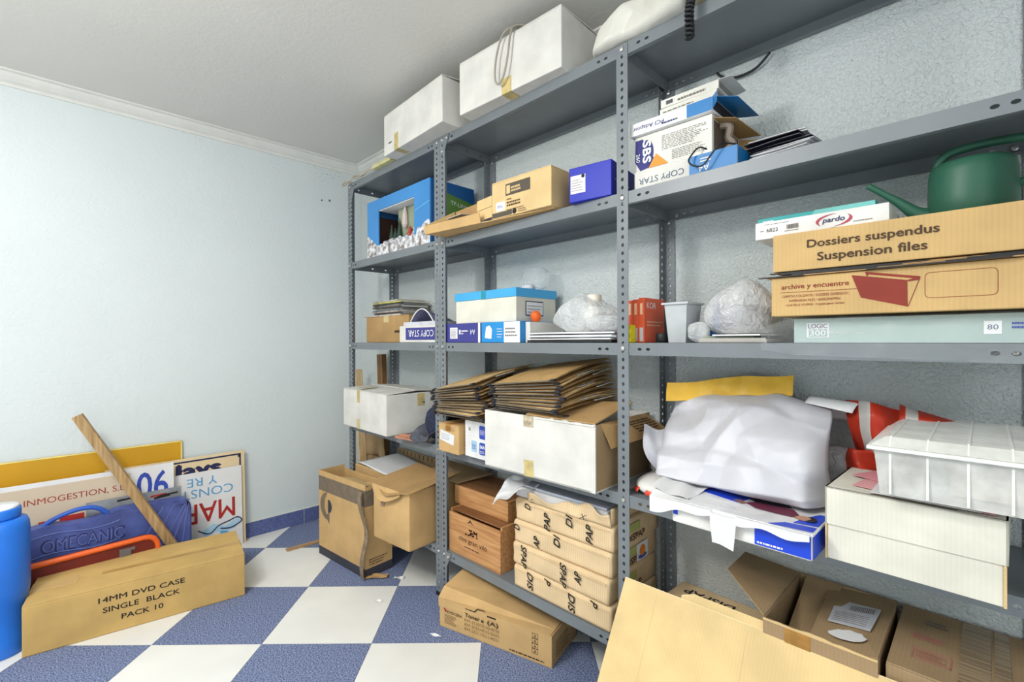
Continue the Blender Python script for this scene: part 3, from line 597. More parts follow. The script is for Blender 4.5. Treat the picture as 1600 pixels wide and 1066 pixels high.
# loose pile of dark and white envelopes
q = random.Random(11)
LP = ['black_folder', 'white_envelope']
for i in range(15):
    dark = i >= 7 and i < 13; z = Z1 + 0.0008 + i * 0.0056
    m = mat('dark_navy_card', (40, 42, 58), 0.4) if dark else (PAPER if i % 3 else PAPERG)
    bm = B(); wq, dq = 0.125 + 0.02 * q.random(), 0.16 + 0.02 * q.random()
    ph_ = q.random() * 5
    sheet_grid(bm, 8, 6, lambda s, t: Vector((wq * s, dq * t, 0.0010 * math.sin(s * 5 + ph_) + 0.0010 * math.sin(t * 4 + ph_) + 0.002)), 0.0018)
    nm = 'navy_card_folder' if dark else 'white_envelope'
    o = link(nm, bm, m); o.location = (2.492 - 0.010 * (i - 7) * (0.4 if dark else 0.15) + 0.012 * q.random(), -0.255 + 0.03 * q.random() + 0.004 * i, z); o.rotation_euler = (0, 0, math.radians(12 * (q.random() - 0.5) - 4))
    if i == 14: tag(o, 'white envelope lying topmost on the loose pile on the second shelf', 'envelope')
    elif dark: tag(o, 'navy folder, %s of six in the loose pile right of the ream' % ORD[12 - i].replace('topmost', 'top one'), 'folder', 'navy folders in the loose pile')
    elif i < 7: tag(o, 'white envelope below the navy folders, %s of seven, right of the ream' % ORD[6 - i].replace('topmost', 'top one'), 'envelope', 'white envelopes in the loose pile')
    else: tag(o, 'white envelope next below the topmost of the loose second-shelf pile', 'envelope')

# ================================================================== THIRD SHELF (eye level)
def nth(k): return ORD[k] + ('' if k == 0 else ' from the top')
b = carton('cardboard_box', 'brown carton under a stack of magazines at the left of the eye-level shelf', 'box', (0.475, -0.215, Z2), 0.43, 0.195, 0.140, KRAFT2, rz=0, tape=TAPEC, tape_w=0.05, seam='y')
b.bars('front', 0.30, 0.05, 0.36, 0.065, 1, INKB, 31, 0.8)
quado('loose_flap', [(-0.03, 0.0, 0.139), (-0.002, 0.0, 0.139), (-0.002, 0.19, 0.139), (-0.035, 0.17, 0.150)], KRAFT2, b.r, 0.002)
q = random.Random(21); cols = [(214, 210, 204), (96, 90, 92), (172, 160, 150), (120, 126, 132), (225, 222, 218), (88, 84, 80), (150, 140, 128), (70, 74, 84), (196, 188, 92), (180, 180, 178)]
for i in range(10):
    m = mat('magazine_cover_%d' % i, cols[i], 0.35, 0.2, 30); wq, dq = 0.28 + 0.03 * q.random(), 0.165
    o = thing('magazine', ('%s magazine in the stack on the brown carton' % nth(9 - i)).replace('topmost magazine', 'topmost grey magazine'), 'magazine', (0.505 + 0.02 * q.random() + 0.005 * (i % 3), -0.205 + 0.015 * q.random(), Z2 + 0.1415 + i * 0.0083), 8 * (q.random() - 0.5), 'magazines stacked on the brown carton')
    boxo('pages', (0, 0.002, 0.0006), (wq - 0.002, dq - 0.002, 0.0072), mat('magazine_pages', (206, 204, 200), 0.8, 0.12, 200, stretch=(1, 1, 60)), o)
    boxo('cover', (0, 0, 0.0072), (wq, dq, 0.0079), m, o); boxo('cover', (0, 0, 0), (wq, dq, 0.0006), m, o); boxo('spine', (0, -0.0006, 0), (wq, 0.0, 0.0079), m, o)
PURP = mat('violet_ream_wrap', (62, 62, 140), 0.4, 0.05, 5); PURD = mat('dusky_violet_inside', (92, 92, 122), 0.7)
b = plain_box('paper_ream', 'violet COPY STAR ream torn open with an arching flap, eye-level shelf', 'paper ream', (0.935, -0.285, Z2), 0.315, 0.215, 0.078, WCARD, bev=0.003)
b.label('front', 0.055, 0.012, 0.314, 0.068, PURP, 'printed_panel'); b.text('front', 'COPY STAR', 0.18, 0.042, 0.030, WHITEINK, w=0.20, rot=180, off=0.0017)
bm = B()
def fn(s, t):
    a = s * PI; return Vector((0.06 + 0.20 * s, 0.02 + 0.13 * t, 0.079 + 0.075 * math.sin(a) ** 0.8 * (1 - 0.5 * t)))
sheet_grid(bm, 16, 4, fn, 0.0012); link('torn_flap', bm, PURD, b.r, True)
bm = B(); tube(bm, [Vector((0.06 + 0.20 * s / 20, 0.018, 0.080 + 0.075 * math.sin(s / 20 * PI) ** 0.8)) for s in range(21)], 0.003, 6); link('torn_edge', bm, PAPER, b.r)
boxo('sheets', (0.02, 0.01, 0.0785), (0.28, 0.20, 0.096), PAPERG, b.r)
b = plain_box('paper_ream', 'violet A4 ream with a barcode label under the blue-lidded box', 'paper ream', (1.262, -0.288, Z2), 0.268, 0.215, 0.078, PURP, bev=0.003)
b.label('front', 0.075, 0.016, 0.125, 0.062, PAPER); b.bars('front', 0.08, 0.022, 0.12, 0.058, 6, INKG, 33, 0.35, 0.0014)
b.text('front', 'A4', 0.222, 0.042, 0.020, WHITEINK, w=0.03, rot=180); b.bars('front', 0.15, 0.044, 0.20, 0.050, 1, WHITEINK, 34, 0.9); b.poly('front', [(0.135, 0.034), (0.145, 0.034), (0.145, 0.052), (0.135, 0.052)], WHITEINK); b.bars('front', 0.15, 0.034, 0.165, 0.040, 1, WHITEINK, 35, 0.9)
b.label('front', 0.255, 0.0, 0.268, 0.078, WHITEINK, 'printed_edge')
b = plain_box('paper_ream', 'bright blue ream with torn white wrapper and white end label under the blue-lidded box', 'paper ream', (1.535, -0.288, Z2), 0.212, 0.215, 0.078, mat('bright_blue_ream', (34, 138, 206), 0.4, 0.04, 4), bev=0.003)
b.poly('front', [(0.022, 0.018), (0.060, 0.014), (0.064, 0.05), (0.050, 0.066), (0.030, 0.060)], PAPER, 'torn_wrapper', 0.0012); b.label('front', 0.128, 0.0005, 0.211, 0.077, PAPER); b.bars('front', 0.135, 0.024, 0.205, 0.062, 3, INKG, 36, 0.4, 0.0014); b.bars('front', 0.09, 0.02, 0.122, 0.06, 4, WHITEINK, 37, 0.25)
# white file box with a blue lid
r = thing('file_box', 'white file box with a bright blue lid resting on the reams', 'box', (1.352, -0.268, Z2 + 0.079), 0); b = Box(r, 0.355, 0.225, 0.125)
LIDB = mat('bright_blue_card', (70, 168, 224), 0.45, 0.04, 4)
boxo('body', (0, 0, 0), (0.355, 0.225, 0.10), CREAMC, r, 0.002); boxo('lid', (-0.004, -0.004, 0.092), (0.359, 0.229, 0.125), LIDB, r, 0.002)
boxo('tape', (0.165, -0.0046, 0.092), (0.192, -0.004, 0.1254), mat('green_tape', (40, 140, 160), 0.3), r)
b.label('right', 0.05, 0.022, 0.15, 0.078, NAVY); b.label('right', 0.054, 0.026, 0.146, 0.074, PAPER, off=0.0012); b.bars('right', 0.06, 0.034, 0.14, 0.07, 3, INKG, 38, 0.25, 0.002)
# clear bag on the lid
CLEAR = film('clear_bag', op=0.10, gl=0.2)
bm = B(); blob(bm, (1.655, -0.10, Z2 + 0.250), (0.055, 0.05, 0.048), 3, 0.35, 14, 4, floor=Z2 + 0.2052)
o = link('clear_bag', bm, CLEAR, None, True); tag(o, 'limp clear plastic bag lying on the blue lid against the wall', 'plastic bag')
bm = B(); blob(bm, (1.66, -0.15, Z2 + 0.214), (0.028, 0.02, 0.014), 6, 0.5, 30, 3, floor=Z2 + 0.2055); o = link('crumpled_note', bm, PAPERG); tag(o, 'small crumpled note with black marks on the blue lid', 'paper')
# paper stack and dark folder
q = random.Random(5)
for i in range(6):
    t = (0.009, 0.005, 0.004, 0.006, 0.004, 0.005)[i]; z = Z2 + (0, 0.0094, 0.0148, 0.0192, 0.0256, 0.03)[i]
    bm = B(); wq = 0.36 - 0.02 * q.random(); ph_ = q.random() * 6
    sheet_grid(bm, 14, 4, lambda s, tt: Vector((wq * s, 0.215 * tt, 0.0004 + 0.0003 * math.sin(4 * s + ph_))), t - 0.0012)
    for v in bm.verts: v.co.z += t - 0.0008
    o = link('document_folder' if i == 0 else 'paper_sheaf', bm, BLACKP if i == 0 else (PAPER if i % 2 else PAPERG)); o.location = (1.775 + 0.008 * q.random(), -0.288 + 0.004 * i, z)
    if i == 0: tag(o, 'thin black folder at the bottom of the paper pile on the eye-level shelf', 'folder')
    else: tag(o, '%s white paper sheaf in the pile beside the blue ream' % nth(5 - i), 'paper', 'paper sheaves on the eye-level shelf')
b = plain_box('small_box', 'small white box with grey print beside the paper pile under the orange cap', 'box', (1.749, -0.262, Z2), 0.022, 0.19, 0.075, WCARD, bev=0.001)
bm = B(); lathe(bm, [(0.016, 0), (0.019, 0.004), (0.019, 0.022), (0.014, 0.030), (0.009, 0.034)], 14); o = link('orange_cap', bm, ORANGE, None, True); o.location = (1.762, -0.225, Z2 + 0.095); o.rotation_euler = (0.5, 0.3, 0); tag(o, 'orange plastic cap lying beside the clear bag on the eye-level shelf', 'cap'); o.location = (1.7595, -0.215, Z2 + 0.0835)
# bagged spray bottle and clear wrapping
r = thing('spray_bottle', 'white plastic bottle with a wide cap inside clear wrapping on the paper pile', 'bottle', (1.985, -0.17, Z2 + 0.0365))
bm = B(); lathe(bm, [(0.034, 0), (0.037, 0.004), (0.037, 0.062), (0.030, 0.078), (0.022, 0.084), (0.022, 0.09)], 20); link('body', bm, mat('white_bottle_plastic', (226, 224, 216), 0.35), r, True)
bm = B(); lathe(bm, [(0.024, 0.090), (0.025, 0.092), (0.025, 0.122), (0.022, 0.126)], 18); link('cap', bm, mat('cream_bottle_cap', (232, 226, 208), 0.4), r, True)
WRAP = film('crinkled_wrap', op=0.30, gl=0.35, rough=0.12)
bm = B(); blob(bm, (1.955, -0.165, Z2 + 0.085), (0.135, 0.09, 0.068), 9, 0.42, 15, 5, p=2.2, floor=Z2 + 0.0362, shape=lambda p: Vector((p.x, p.y, p.z * (1.15 - 1.2 * abs(p.x + 0.01) / 0.14 * 0.5)))); o = link('clear_wrapping', bm, WRAP, None, True); tag(o, 'heap of crinkled clear plastic wrapping around the white bottle', 'plastic bag')
bm = B(); blob(bm, (2.07, -0.225, Z2 + 0.062), (0.07, 0.045, 0.026), 12, 0.5, 22, 4, floor=Z2 + 0.0365); o = link('clear_wrapping', bm, WRAP, None, True); tag(o, 'smaller crinkled clear plastic bag at the right end of the paper pile', 'plastic bag')
# orange boxes
ORB = mat('orange_red_card', (232, 96, 58), 0.45, 0.05, 8)
for i in range(3):
    b = plain_box('slim_box', ('leftmost', 'middle', 'rightmost')[i] + ' of three upright orange boxes behind the middle post', 'box', (2.153 + i * 0.0190, -0.235, Z2), 0.0182, 0.125, (0.128, 0.130, 0.134)[i], ORB, bev=0.0012)
    b.label('front', 0.005, 0.084, 0.013, 0.118, mat('pale_orange_print', (246, 200, 160), 0.6), 'printed_strip'); b.label('front', 0.003, 0.004, 0.015, 0.045, PAPERG)
    if i == 2: b.text('right', 'KOR', 0.042, 0.112, 0.018, WHITEINK, w=0.055); b.bars('right', 0.015, 0.05, 0.11, 0.07, 2, mat('pale_orange_print', (246, 200, 160), 0.6), 40, 0.4)
r = thing('marker_box', 'small yellow carton standing in front of the orange boxes', 'box', (2.163, -0.268, Z2)); boxo('body', (0, 0, 0), (0.022, 0.026, 0.052), YELLOW, r, 0.0015); boxo('flap', (0.001, 0.001, 0.052), (0.021, 0.025, 0.053), YELLOW, r)
# grey bin
GREYP = mat('light_grey_plastic', (186, 190, 192), 0.4); r = thing('desk_bin', 'light grey tapered plastic desk bin on the eye-level shelf right of the orange boxes', 'bin', (2.315, -0.205, Z2))
bm = B()
def ring(w_, d_, z): return [bm.verts.new((sx * w_ / 2, sy * d_ / 2, z)) for sx, sy in ((-1, -1), (1, -1), (1, 1), (-1, 1))]
R = [ring(0.050, 0.075, 0), ring(0.066, 0.095, 0.112), ring(0.062, 0.091, 0.112), ring(0.047, 0.072, 0.004)]
for i in range(3):
    for k in range(4): bm.faces.new((R[i][k], R[i][(k + 1) % 4], R[i + 1][(k + 1) % 4], R[i + 1][k]))
bm.faces.new(R[0][::-1]); bm.faces.new(R[3]); bmesh.ops.recalc_face_normals(bm, faces=bm.faces[:]); link('body', bm, GREYP, r)
bm = B(); R = [ring(0.064, 0.093, 0.106), ring(0.078, 0.107, 0.107), ring(0.078, 0.107, 0.1125), ring(0.063, 0.092, 0.1130)]
for i in range(3):
    for k in range(4): bm.faces.new((R[i][k], R[i][(k + 1) % 4], R[i + 1][(k + 1) % 4], R[i + 1][k]))
for k in range(4): bm.faces.new((R[3][k], R[3][(k + 1) % 4], R[0][(k + 1) % 4], R[0][k]))
bmesh.ops.recalc_face_normals(bm, faces=bm.faces[:]); link('rim', bm, GREYP, r)
bm = B(); lathe(bm, [(0.018, 0), (0.020, 0.002), (0.020, 0.026), (0.018, 0.028)], 14); o = link('black_reel', bm, BLACKP, None, True); o.location = (2.250, -0.20, Z2); tag(o, 'small black plastic reel between the orange boxes and the grey bin', 'reel')
r = thing('glue_bottle', 'small blue nozzle bottle behind the grey bin', 'bottle', (2.385, -0.135, Z2)); bm = B(); lathe(bm, [(0.020, 0), (0.021, 0.003), (0.021, 0.07), (0.010, 0.085)], 14); link('body', bm, mat('blue_nozzle_plastic', (20, 96, 176), 0.4), r, True); bm = B(); lathe(bm, [(0.011, 0.085), (0.005, 0.118), (0.003, 0.122)], 10); link('nozzle', bm, mat('blue_nozzle_plastic', (20, 96, 176), 0.4), r, True)
# big milky bag + flat things under it
MILK = film('milky_bag', tint=(0.93, 0.93, 0.94), op=0.40, gl=0.35, rough=0.2)
def bagshape(p): return Vector((p.x * (1.0 - 0.25 * max(0, p.z) / 0.08), p.y, p.z * (1.0 + 0.35 * math.exp(-((p.x - 0.04) / 0.06) ** 2))))
bm = B(); blob(bm, (2.462, -0.165, Z2 + 0.078), (0.092, 0.095, 0.066), 15, 0.30, 13, 5, p=2.4, floor=Z2 + 0.0235, shape=bagshape); o = link('plastic_bag', bm, MILK, None, True); tag(o, 'bulging milky plastic bag beside the suspension file boxes', 'plastic bag')
bm = B(); blob(bm, (2.468, -0.15, Z2 + 0.066), (0.062, 0.06, 0.038), 18, 0.3, 12, 4, floor=Z2 + 0.0245); o = link('cable_bundle', bm, mat('bag_contents', (150, 152, 160), 0.6, 0.2, 30)); tag(o, 'grey bundle of things inside the milky plastic bag', 'bundle')
bm = B(); blob(bm, (2.372, -0.235, Z2 + 0.028), (0.030, 0.03, 0.027), 19, 0.5, 30, 4, floor=Z2); o = link('clear_wrapping', bm, WRAP, None, True); tag(o, 'small crumpled clear wrapper beside the grey bin', 'plastic bag')
r = thing('flat_tray', 'flat grey plastic tray under the milky bag on the eye-level shelf', 'tray', (2.395, -0.287, Z2)); bm = B(); bx(bm, (0, 0, 0), (0.165, 0.25, 0.009), None, 0.003); link('body', bm, mat('warm_grey_plastic', (172, 168, 162), 0.45), r); boxo('rim', (0.004, 0.003, 0.009), (0.161, 0.008, 0.012), mat('warm_grey_plastic', (172, 168, 162), 0.45), r)
for k, (x, y, c, rz_) in enumerate(((2.40, -0.262, (150, 160, 140), 3), (2.425, -0.272, (236, 236, 236), -6))):
    o = boxo('leaflet', (0, 0, 0), (0.12, 0.16, 0.0035), mat('leaflet_%d' % k, c, 0.35)); o.location = (x, y, Z2 + 0.0132 + k * 0.0045); o.rotation_euler = (0, 0, math.radians(rz_)); tag(o, ('olive glossy leaflet on the grey tray' if k == 0 else 'white glossy leaflet on the grey tray, topmost'), 'leaflet')
# LOGIC box in its clear bag
PALEG = mat('pale_green_card', (176, 193, 188), 0.5, 0.03, 4)
b = plain_box('product_box', 'pale green LOGIC 300 box inside a clear plastic bag under the suspension file boxes', 'box', (2.618, -0.294, Z2), 0.40, 0.26, 0.054, PALEG, bev=0.002)
b.label('front', 0.026, 0.012, 0.068, 0.044, PAPER); b.text('front', 'LOGIC', 0.047, 0.037, 0.010, NAVY, w=0.036, off=0.0014); b.label('front', 0.030, 0.014, 0.064, 0.030, mat('grey_green_print', (166, 184, 180), 0.5), 'printed_panel', 0.0012); b.text('front', '300', 0.047, 0.022, 0.012, WHITEINK, w=0.030, off=0.002)
b.text('front', 'The Regular Expert', 0.098, 0.021, 0.007, WHITEINK, w=0.062); bm = B(); bx(bm, (0.305, -0.0012, 0.016), (0.328, -0.0004, 0.040), None, 0.0003); link('label', bm, WHITEINK, b.r); b.text('front', '80', 0.3165, 0.029, 0.009, mat('slate_ink', (88, 104, 132), 0.6), w=0.014, off=0.0016); b.bars('front', 0.34, 0.026, 0.36, 0.040, 2, BLUEINK, 45, 0.6)
bm = B()
def fn(s, t):
    x = 2.552 + 0.475 * s
    if t < 0.5: k = t / 0.5; z = Z2 + 0.057 - 0.082 * k; y = -0.299 - 0.004 * math.sin(k * 3 + 9 * s) - 0.008 * k
    else: k = (t - 0.5) / 0.5; z = Z2 - 0.025 - 0.012 * k * s; y = -0.3055 + 0.003 * math.sin(20 * s)
    if s < 0.13: z = Z2 + (z - Z2) * (0.62 + 0.38 * s / 0.13)
    return Vector((x, y + 0.0022 * math.sin(31 * s + 5 * t), z))
sheet_grid(bm, 60, 14, fn); o = link('clear_sleeve', bm, film('clear_sleeve_film', op=0.07, gl=0.12, rough=0.08), None, True); tag(o, 'clear plastic sleeve around the pale green box, drooping over the shelf edge', 'plastic sleeve')
# suspension file boxes
KR3 = card('suspension_box_kraft', (206, 172, 118), 'X', depth=0.05)
b = plain_box('file_carton', 'kraft carton printed archive y encuentre with a maroon folder drawing on the eye-level shelf', 'box', (2.583, -0.332, Z2 + 0.0600), 0.435, 0.30, 0.0855, KR3, bev=0.002)
b.text('front', 'archive y encuentre', 0.083, 0.0625, 0.0135, MAROON, w=0.124, bold=0.01)
b.poly('front', [(0.020, 0.0515), (0.160, 0.0500), (0.160, 0.0508), (0.020, 0.0523)], MAROON, 'printed_rule')
b.text('front', 'CARPETAS COLGANTES / DOSSIERS SUSPENDUS /', 0.084, 0.0430, 0.0055, MAROON, w=0.124); b.text('front', 'SUSPENSION FILES / HANGMAPPEN', 0.083, 0.0330, 0.0055, MAROON, w=0.094); b.text('front', '/CARTELLE SOSPESE / подвесные папки', 0.083, 0.0230, 0.0055, MAROON, w=0.108)
b.poly('front', [(0.150, 0.077), (0.237, 0.060), (0.2375, 0.010), (0.165, 0.032)], MAROON, 'printed_folder'); b.poly('front', [(0.172, 0.083), (0.256, 0.066), (0.255, 0.060), (0.240, 0.058), (0.174, 0.075)], MAROON, 'printed_folder', 0.0009)
b.poly('front', [(0.176, 0.0735), (0.237, 0.0605), (0.245, 0.0630), (0.178, 0.0768)], KR3, 'printed_gap', 0.0013)
for P4 in ([(0.2375, 0.010), (0.2385, 0.010), (0.2555, 0.062), (0.2545, 0.062)], [(0.148, 0.0775), (0.152, 0.078), (0.240, 0.0610), (0.240, 0.060)]): b.poly('front', P4, MAROON, 'printed_line')
bm = B(); R_ = b.M('front', 0.0008)
def rr(u0, v0, u1, v1, rad): 
    out = []
    for cx, cy, a0 in ((u1 - rad, v1 - rad, 0), (u0 + rad, v1 - rad, 90), (u0 + rad, v0 + rad, 180), (u1 - rad, v0 + rad, 270)):
        for k in range(5): a = math.radians(a0 + k * 22.5); out.append((cx + rad * math.cos(a), cy + rad * math.sin(a)))
    return out
A, C = rr(0.262, 0.024, 0.358, 0.072, 0.008), rr(0.2628, 0.0248, 0.3572, 0.0712, 0.0074)
va = [bm.verts.new(R_ @ Vector((p[0], p[1], 0))) for p in A]; vb = [bm.verts.new(R_ @ Vector((p[0], p[1], 0))) for p in C]
for k in range(20): bm.faces.new((va[k], va[(k + 1) % 20], vb[(k + 1) % 20], vb[k]))
link('printed_frame', bm, MAROON, b.r)
q = random.Random(3)
FOLD = mat('dark_folder_edge', (40, 38, 40), 0.5)
for i in range(4):
    r = thing('hanging_folder', '%s black-railed hanging folder lying between the two suspension file boxes' % nth(3 - i), 'folder', (2.558 + 0.022 * ((i * 3) % 4), -0.338 + 0.003 * i, Z2 + 0.1462 + i * 0.0028), 0.6 * (i - 1.5), 'folders between the suspension file boxes')
    boxo('sheet', (0.012, 0.002, 0.0004), (0.42, 0.28, 0.0020), KRAFT2, r); boxo('rail', (0, -0.001, 0.0), (0.09 + 0.06 * i, 0.006, 0.0024), FOLD, r); boxo('rail', (0.20 + 0.05 * i, -0.0015, 0.0), (0.40, 0.006, 0.0025), FOLD, r)
b = plain_box('file_carton', 'kraft carton printed Dossiers suspendus Suspension files, topmost of the two file boxes', 'box', (2.586, -0.330, Z2 + 0.1592), 0.435, 0.30, 0.083, KR3, rz=0.3, bev=0.002)
b.text('front', 'Dossiers suspendus', 0.1735, 0.0525, 0.0215, INKB, w=0.212, bold=0.022); b.text('front', 'Suspension files', 0.1745, 0.0230, 0.0225, INKB, w=0.176, bold=0.022)
ZB = Z2 + 0.1592 + 0.0832
b = plain_box('shoe_box', 'white pardo box marked 6822 lying on the topmost kraft file box', 'box', (2.541, -0.305, ZB), 0.249, 0.235, 0.0395, mat('white_print_box', (228, 227, 224), 0.45), rz=0.2, bev=0.0015)
b.text('front', '6822', 0.0365, 0.0190, 0.0085, INK, w=0.024); b.bars('front', 0.010, 0.018, 0.020, 0.021, 1, INKG, 50, 0.6); b.barcode('front', 0.066, 0.016, 0.090, 0.026, INKG); b.bars('front', 0.062, 0.0115, 0.092, 0.0135, 1, INKG, 51, 0.7); b.bars('front', 0.020, 0.032, 0.092, 0.034, 1, INKG, 52, 0.6)
b.text('front', 'pardo', 0.1555, 0.0205, 0.0135, mat('pardo_navy', (44, 46, 96), 0.5), w=0.040, shear=0.15, bold=0.02)
RASP = mat('raspberry_ink', (176, 62, 84), 0.5)
def crescent(cx, cy, a, bb, t0, t1, th, n=14):
    o_, i_ = [], []
    for k in range(n + 1):
        t = math.radians(t0 + (t1 - t0) * k / n); f = math.sin(PI * k / n) * th
        o_.append((cx + a * math.cos(t), cy + bb * math.sin(t))); i_.append((cx + (a - f) * math.cos(t), cy + (bb - f * 0.5) * math.sin(t)))
    return o_ + i_[::-1][1:-1]
b.poly('front', crescent(0.156, 0.0205, 0.033, 0.0135, 80, 225, 0.007), RASP, 'printed_swoosh'); b.poly('front', crescent(0.156, 0.0205, 0.033, 0.0135, -90, 45, 0.007), RASP, 'printed_swoosh')
b.bars('front', 0.190, 0.0105, 0.230, 0.013, 1, INKG, 53, 0.7); b.bars('front', 0.150, 0.0035, 0.165, 0.0055, 1, INKG, 54, 0.7)
b = plain_box('slim_box', 'flat two-tone teal box lying on the white pardo box', 'box', (2.540, -0.285, ZB + 0.0402), 0.226, 0.19, 0.0125, mat('teal_card', (30, 156, 156), 0.45), rz=0.3, bev=0.001)
b.poly('front', [(0.11, 0.0003), (0.225, 0.0003), (0.225, 0.0122), (0.118, 0.0122)], mat('pale_teal_card', (112, 190, 186), 0.45), 'printed_panel'); b.label('top', 0.118, 0.002, 0.225, 0.188, mat('pale_teal_card', (112, 190, 186), 0.45), 'printed_panel'); b.bars('front', 0.012, 0.002, 0.035, 0.006, 1, WHITEINK, 55, 0.9)
# watering can
GREEN = mat('green_can_plastic', (50, 100, 80), 0.45, 0.06, 5, spec=0.4)
r = thing('watering_can', 'dark green plastic watering can standing on the kraft file box', 'watering can', (2.906, -0.165, ZB), 0)
bm = B(); lathe(bm, [(0.060, 0), (0.066, 0.004), (0.068, 0.05), (0.067, 0.100), (0.064, 0.116), (0.058, 0.122), (0.044, 0.124), (0.042, 0.120), (0.052, 0.116)], 36); link('body', bm, GREEN, r, True)
bm = B(); sp = spline([(-0.058, -0.005, 0.022), (-0.085, -0.012, 0.034), (-0.118, -0.022, 0.066), (-0.165, -0.036, 0.106)], 6); tube(bm, sp, 0.01, 12, rfun=lambda i: 0.019 - 0.0125 * min(1, i / 14)); link('spout', bm, GREEN, r, True)
bm = B(); tube(bm, spline([(-0.050, -0.01, 0.100), (-0.050, -0.012, 0.128), (-0.030, -0.012, 0.147), (0.02, -0.010, 0.153), (0.075, -0.005, 0.150), (0.098, 0.0, 0.135), (0.100, 0.0, 0.10), (0.090, 0.0, 0.075), (0.062, 0.0, 0.066)], 6), 0.0085, 12); link('handle', bm, GREEN, r, True)

# ================================================================== FOURTH SHELF
# bay 1: white box, copper offcuts, jeans
b = carton('cardboard_box', 'plain white cardboard box on the left bay of the fourth shelf, lid slightly open', 'box', (0.4655, -0.347, Z3), 0.470, 0.318, 0.198, WCARD, rz=-1.5, seam='x', flap_lift=0.010)
for v0, v1 in ((0.0, 0.05), (0.135, 0.198)): b.label('front', 0.165, v0, 0.197, v1, TAPE, 'tape', note='yellowed tape strip')
b.label('top', 0.16, 0.0, 0.20, 0.10, TAPE, 'tape', off=0.012); b.label('right', 0.17, 0.13, 0.21, 0.19, TAPE, 'tape')
b.poly('right', [(0.20, 0.14), (0.215, 0.143), (0.212, 0.150), (0.198, 0.149)], INKG, 'scuff_mark')
for k, (x, y, rz_, l) in enumerate(((0.985, -0.345, 8, 0.16), (0.975, -0.31, 3, 0.19), (1.0, -0.330, 14, 0.12))):
    o = boxo('copper_strip', (0, 0, 0), (l, 0.022, 0.010), mat('copper_brown', (190, 132, 106), 0.45, 0.1, 20), None, 0.002); o.location = (x, y, Z3 + (0 if k < 2 else 0.00855)); o.rotation_euler = (0, 0, math.radians(rz_)); tag(o, ('pink-brown strip lying nearest the shelf edge beside the jeans', 'longest pink-brown strip lying beside the white box', 'short pink-brown strip crossing on top of the others')[k], 'strip')
DENIM = mat('dark_denim', (44, 50, 74), 0.9, 0.15, 60, bump=0.3, bscale=400)
def fold_blob(name, c, rad, seed, m, label, cat, f=10, amp=0.5, floor=None, sub=5, shape=None, p=2.4):
    bm = B(); blob(bm, c, rad, seed, amp, f, sub, p, floor, shape); return tag(link(name, bm, m, None, True), label, cat)
fold_blob('folded_jeans', (1.185, -0.185, Z3 + 0.082), (0.075, 0.115, 0.085), 31, DENIM, 'bundle of dark blue jeans pushed against the shelf post', 'jeans', 11, 0.45, Z3)
GREYC = mat('charcoal_cloth', (84, 86, 96), 0.92, 0.12, 50, bump=0.3, bscale=400)
bm = B()
def fn(s, t):
    a = t * 1.5
    p = Vector((1.10 + 0.13 * s, -0.20 - 0.125 * min(1, t * 1.5), Z3 + 0.075 + 0.02 * math.sin(s * 7) - 0.07 * t ** 1.2))
    if t > 0.72: p.z = Z3 + 0.030 - 0.11 * (t - 0.72) * (1 - abs(s - 0.35)); p.y = -0.326 - 0.03 * (t - 0.72)
    k = crumple(p, 41, 22) - 0.3
    return p + Vector((0.006 * k, -0.010 * k, 0.012 * k))
sheet_grid(bm, 22, 26, fn, 0.003); tag(link('grey_cloth', bm, GREYC, None, True), 'charcoal grey cloth spilling over the shelf edge below the jeans', 'cloth')
# bay 2
b = carton('small_carton', 'small brown carton with a torn white label under the left folder pile', 'box', (1.326, -0.342, Z3), 0.138, 0.22, 0.115, KRAFT, rz=-2, seam='y', tape=TAPEB, tape_w=0.03)
b.label('front', 0.012, 0.04, 0.108, 0.082, PAPER, rot=-8, note='torn white address label'); b.bars('front', 0.02, 0.052, 0.085, 0.078, 4, mat('slate_ink', (88, 104, 132), 0.6), 60, 0.2, 0.0012); b.bars('front', 0.045, 0.09, 0.12, 0.108, 4, INKB, 61, 0.25); b.bars('right', 0.03, 0.02, 0.09, 0.1, 6, INKB, 62, 0.3)
b = plain_box('toner_box', 'white box with blue panels marked 06A next to the small brown carton', 'box', (1.477, -0.324, Z3), 0.160, 0.25, 0.140, mat('white_gloss_box', (232, 232, 232), 0.35), rz=-1)
for (u0, v0, u1, v1, m) in ((0.088, 0.078, 0.124, 0.128, BLUEINK), (0.088, 0.018, 0.124, 0.064, BLUEINK), (0.040, 0.022, 0.072, 0.066, mat('pale_blue_panel', (168, 200, 226), 0.5))):
    b.poly('front', rr(u0, v0, u1, v1, 0.006), m, 'printed_panel')
b.text('front', '06A', 0.106, 0.048, 0.013, WHITEINK, w=0.028, off=0.0016, bold=0.02); b.bars('front', 0.092, 0.024, 0.12, 0.036, 2, WHITEINK, 63, 0.4, 0.0014); b.bars('front', 0.092, 0.095, 0.12, 0.115, 4, WHITEINK, 64, 0.3, 0.0014); b.bars('front', 0.045, 0.034, 0.068, 0.054, 3, mat('mid_blue_ink', (90, 136, 190), 0.5), 65, 0.5, 0.0014)
b.text('front', 'B5', 0.030, 0.108, 0.012, INK, w=0.012)
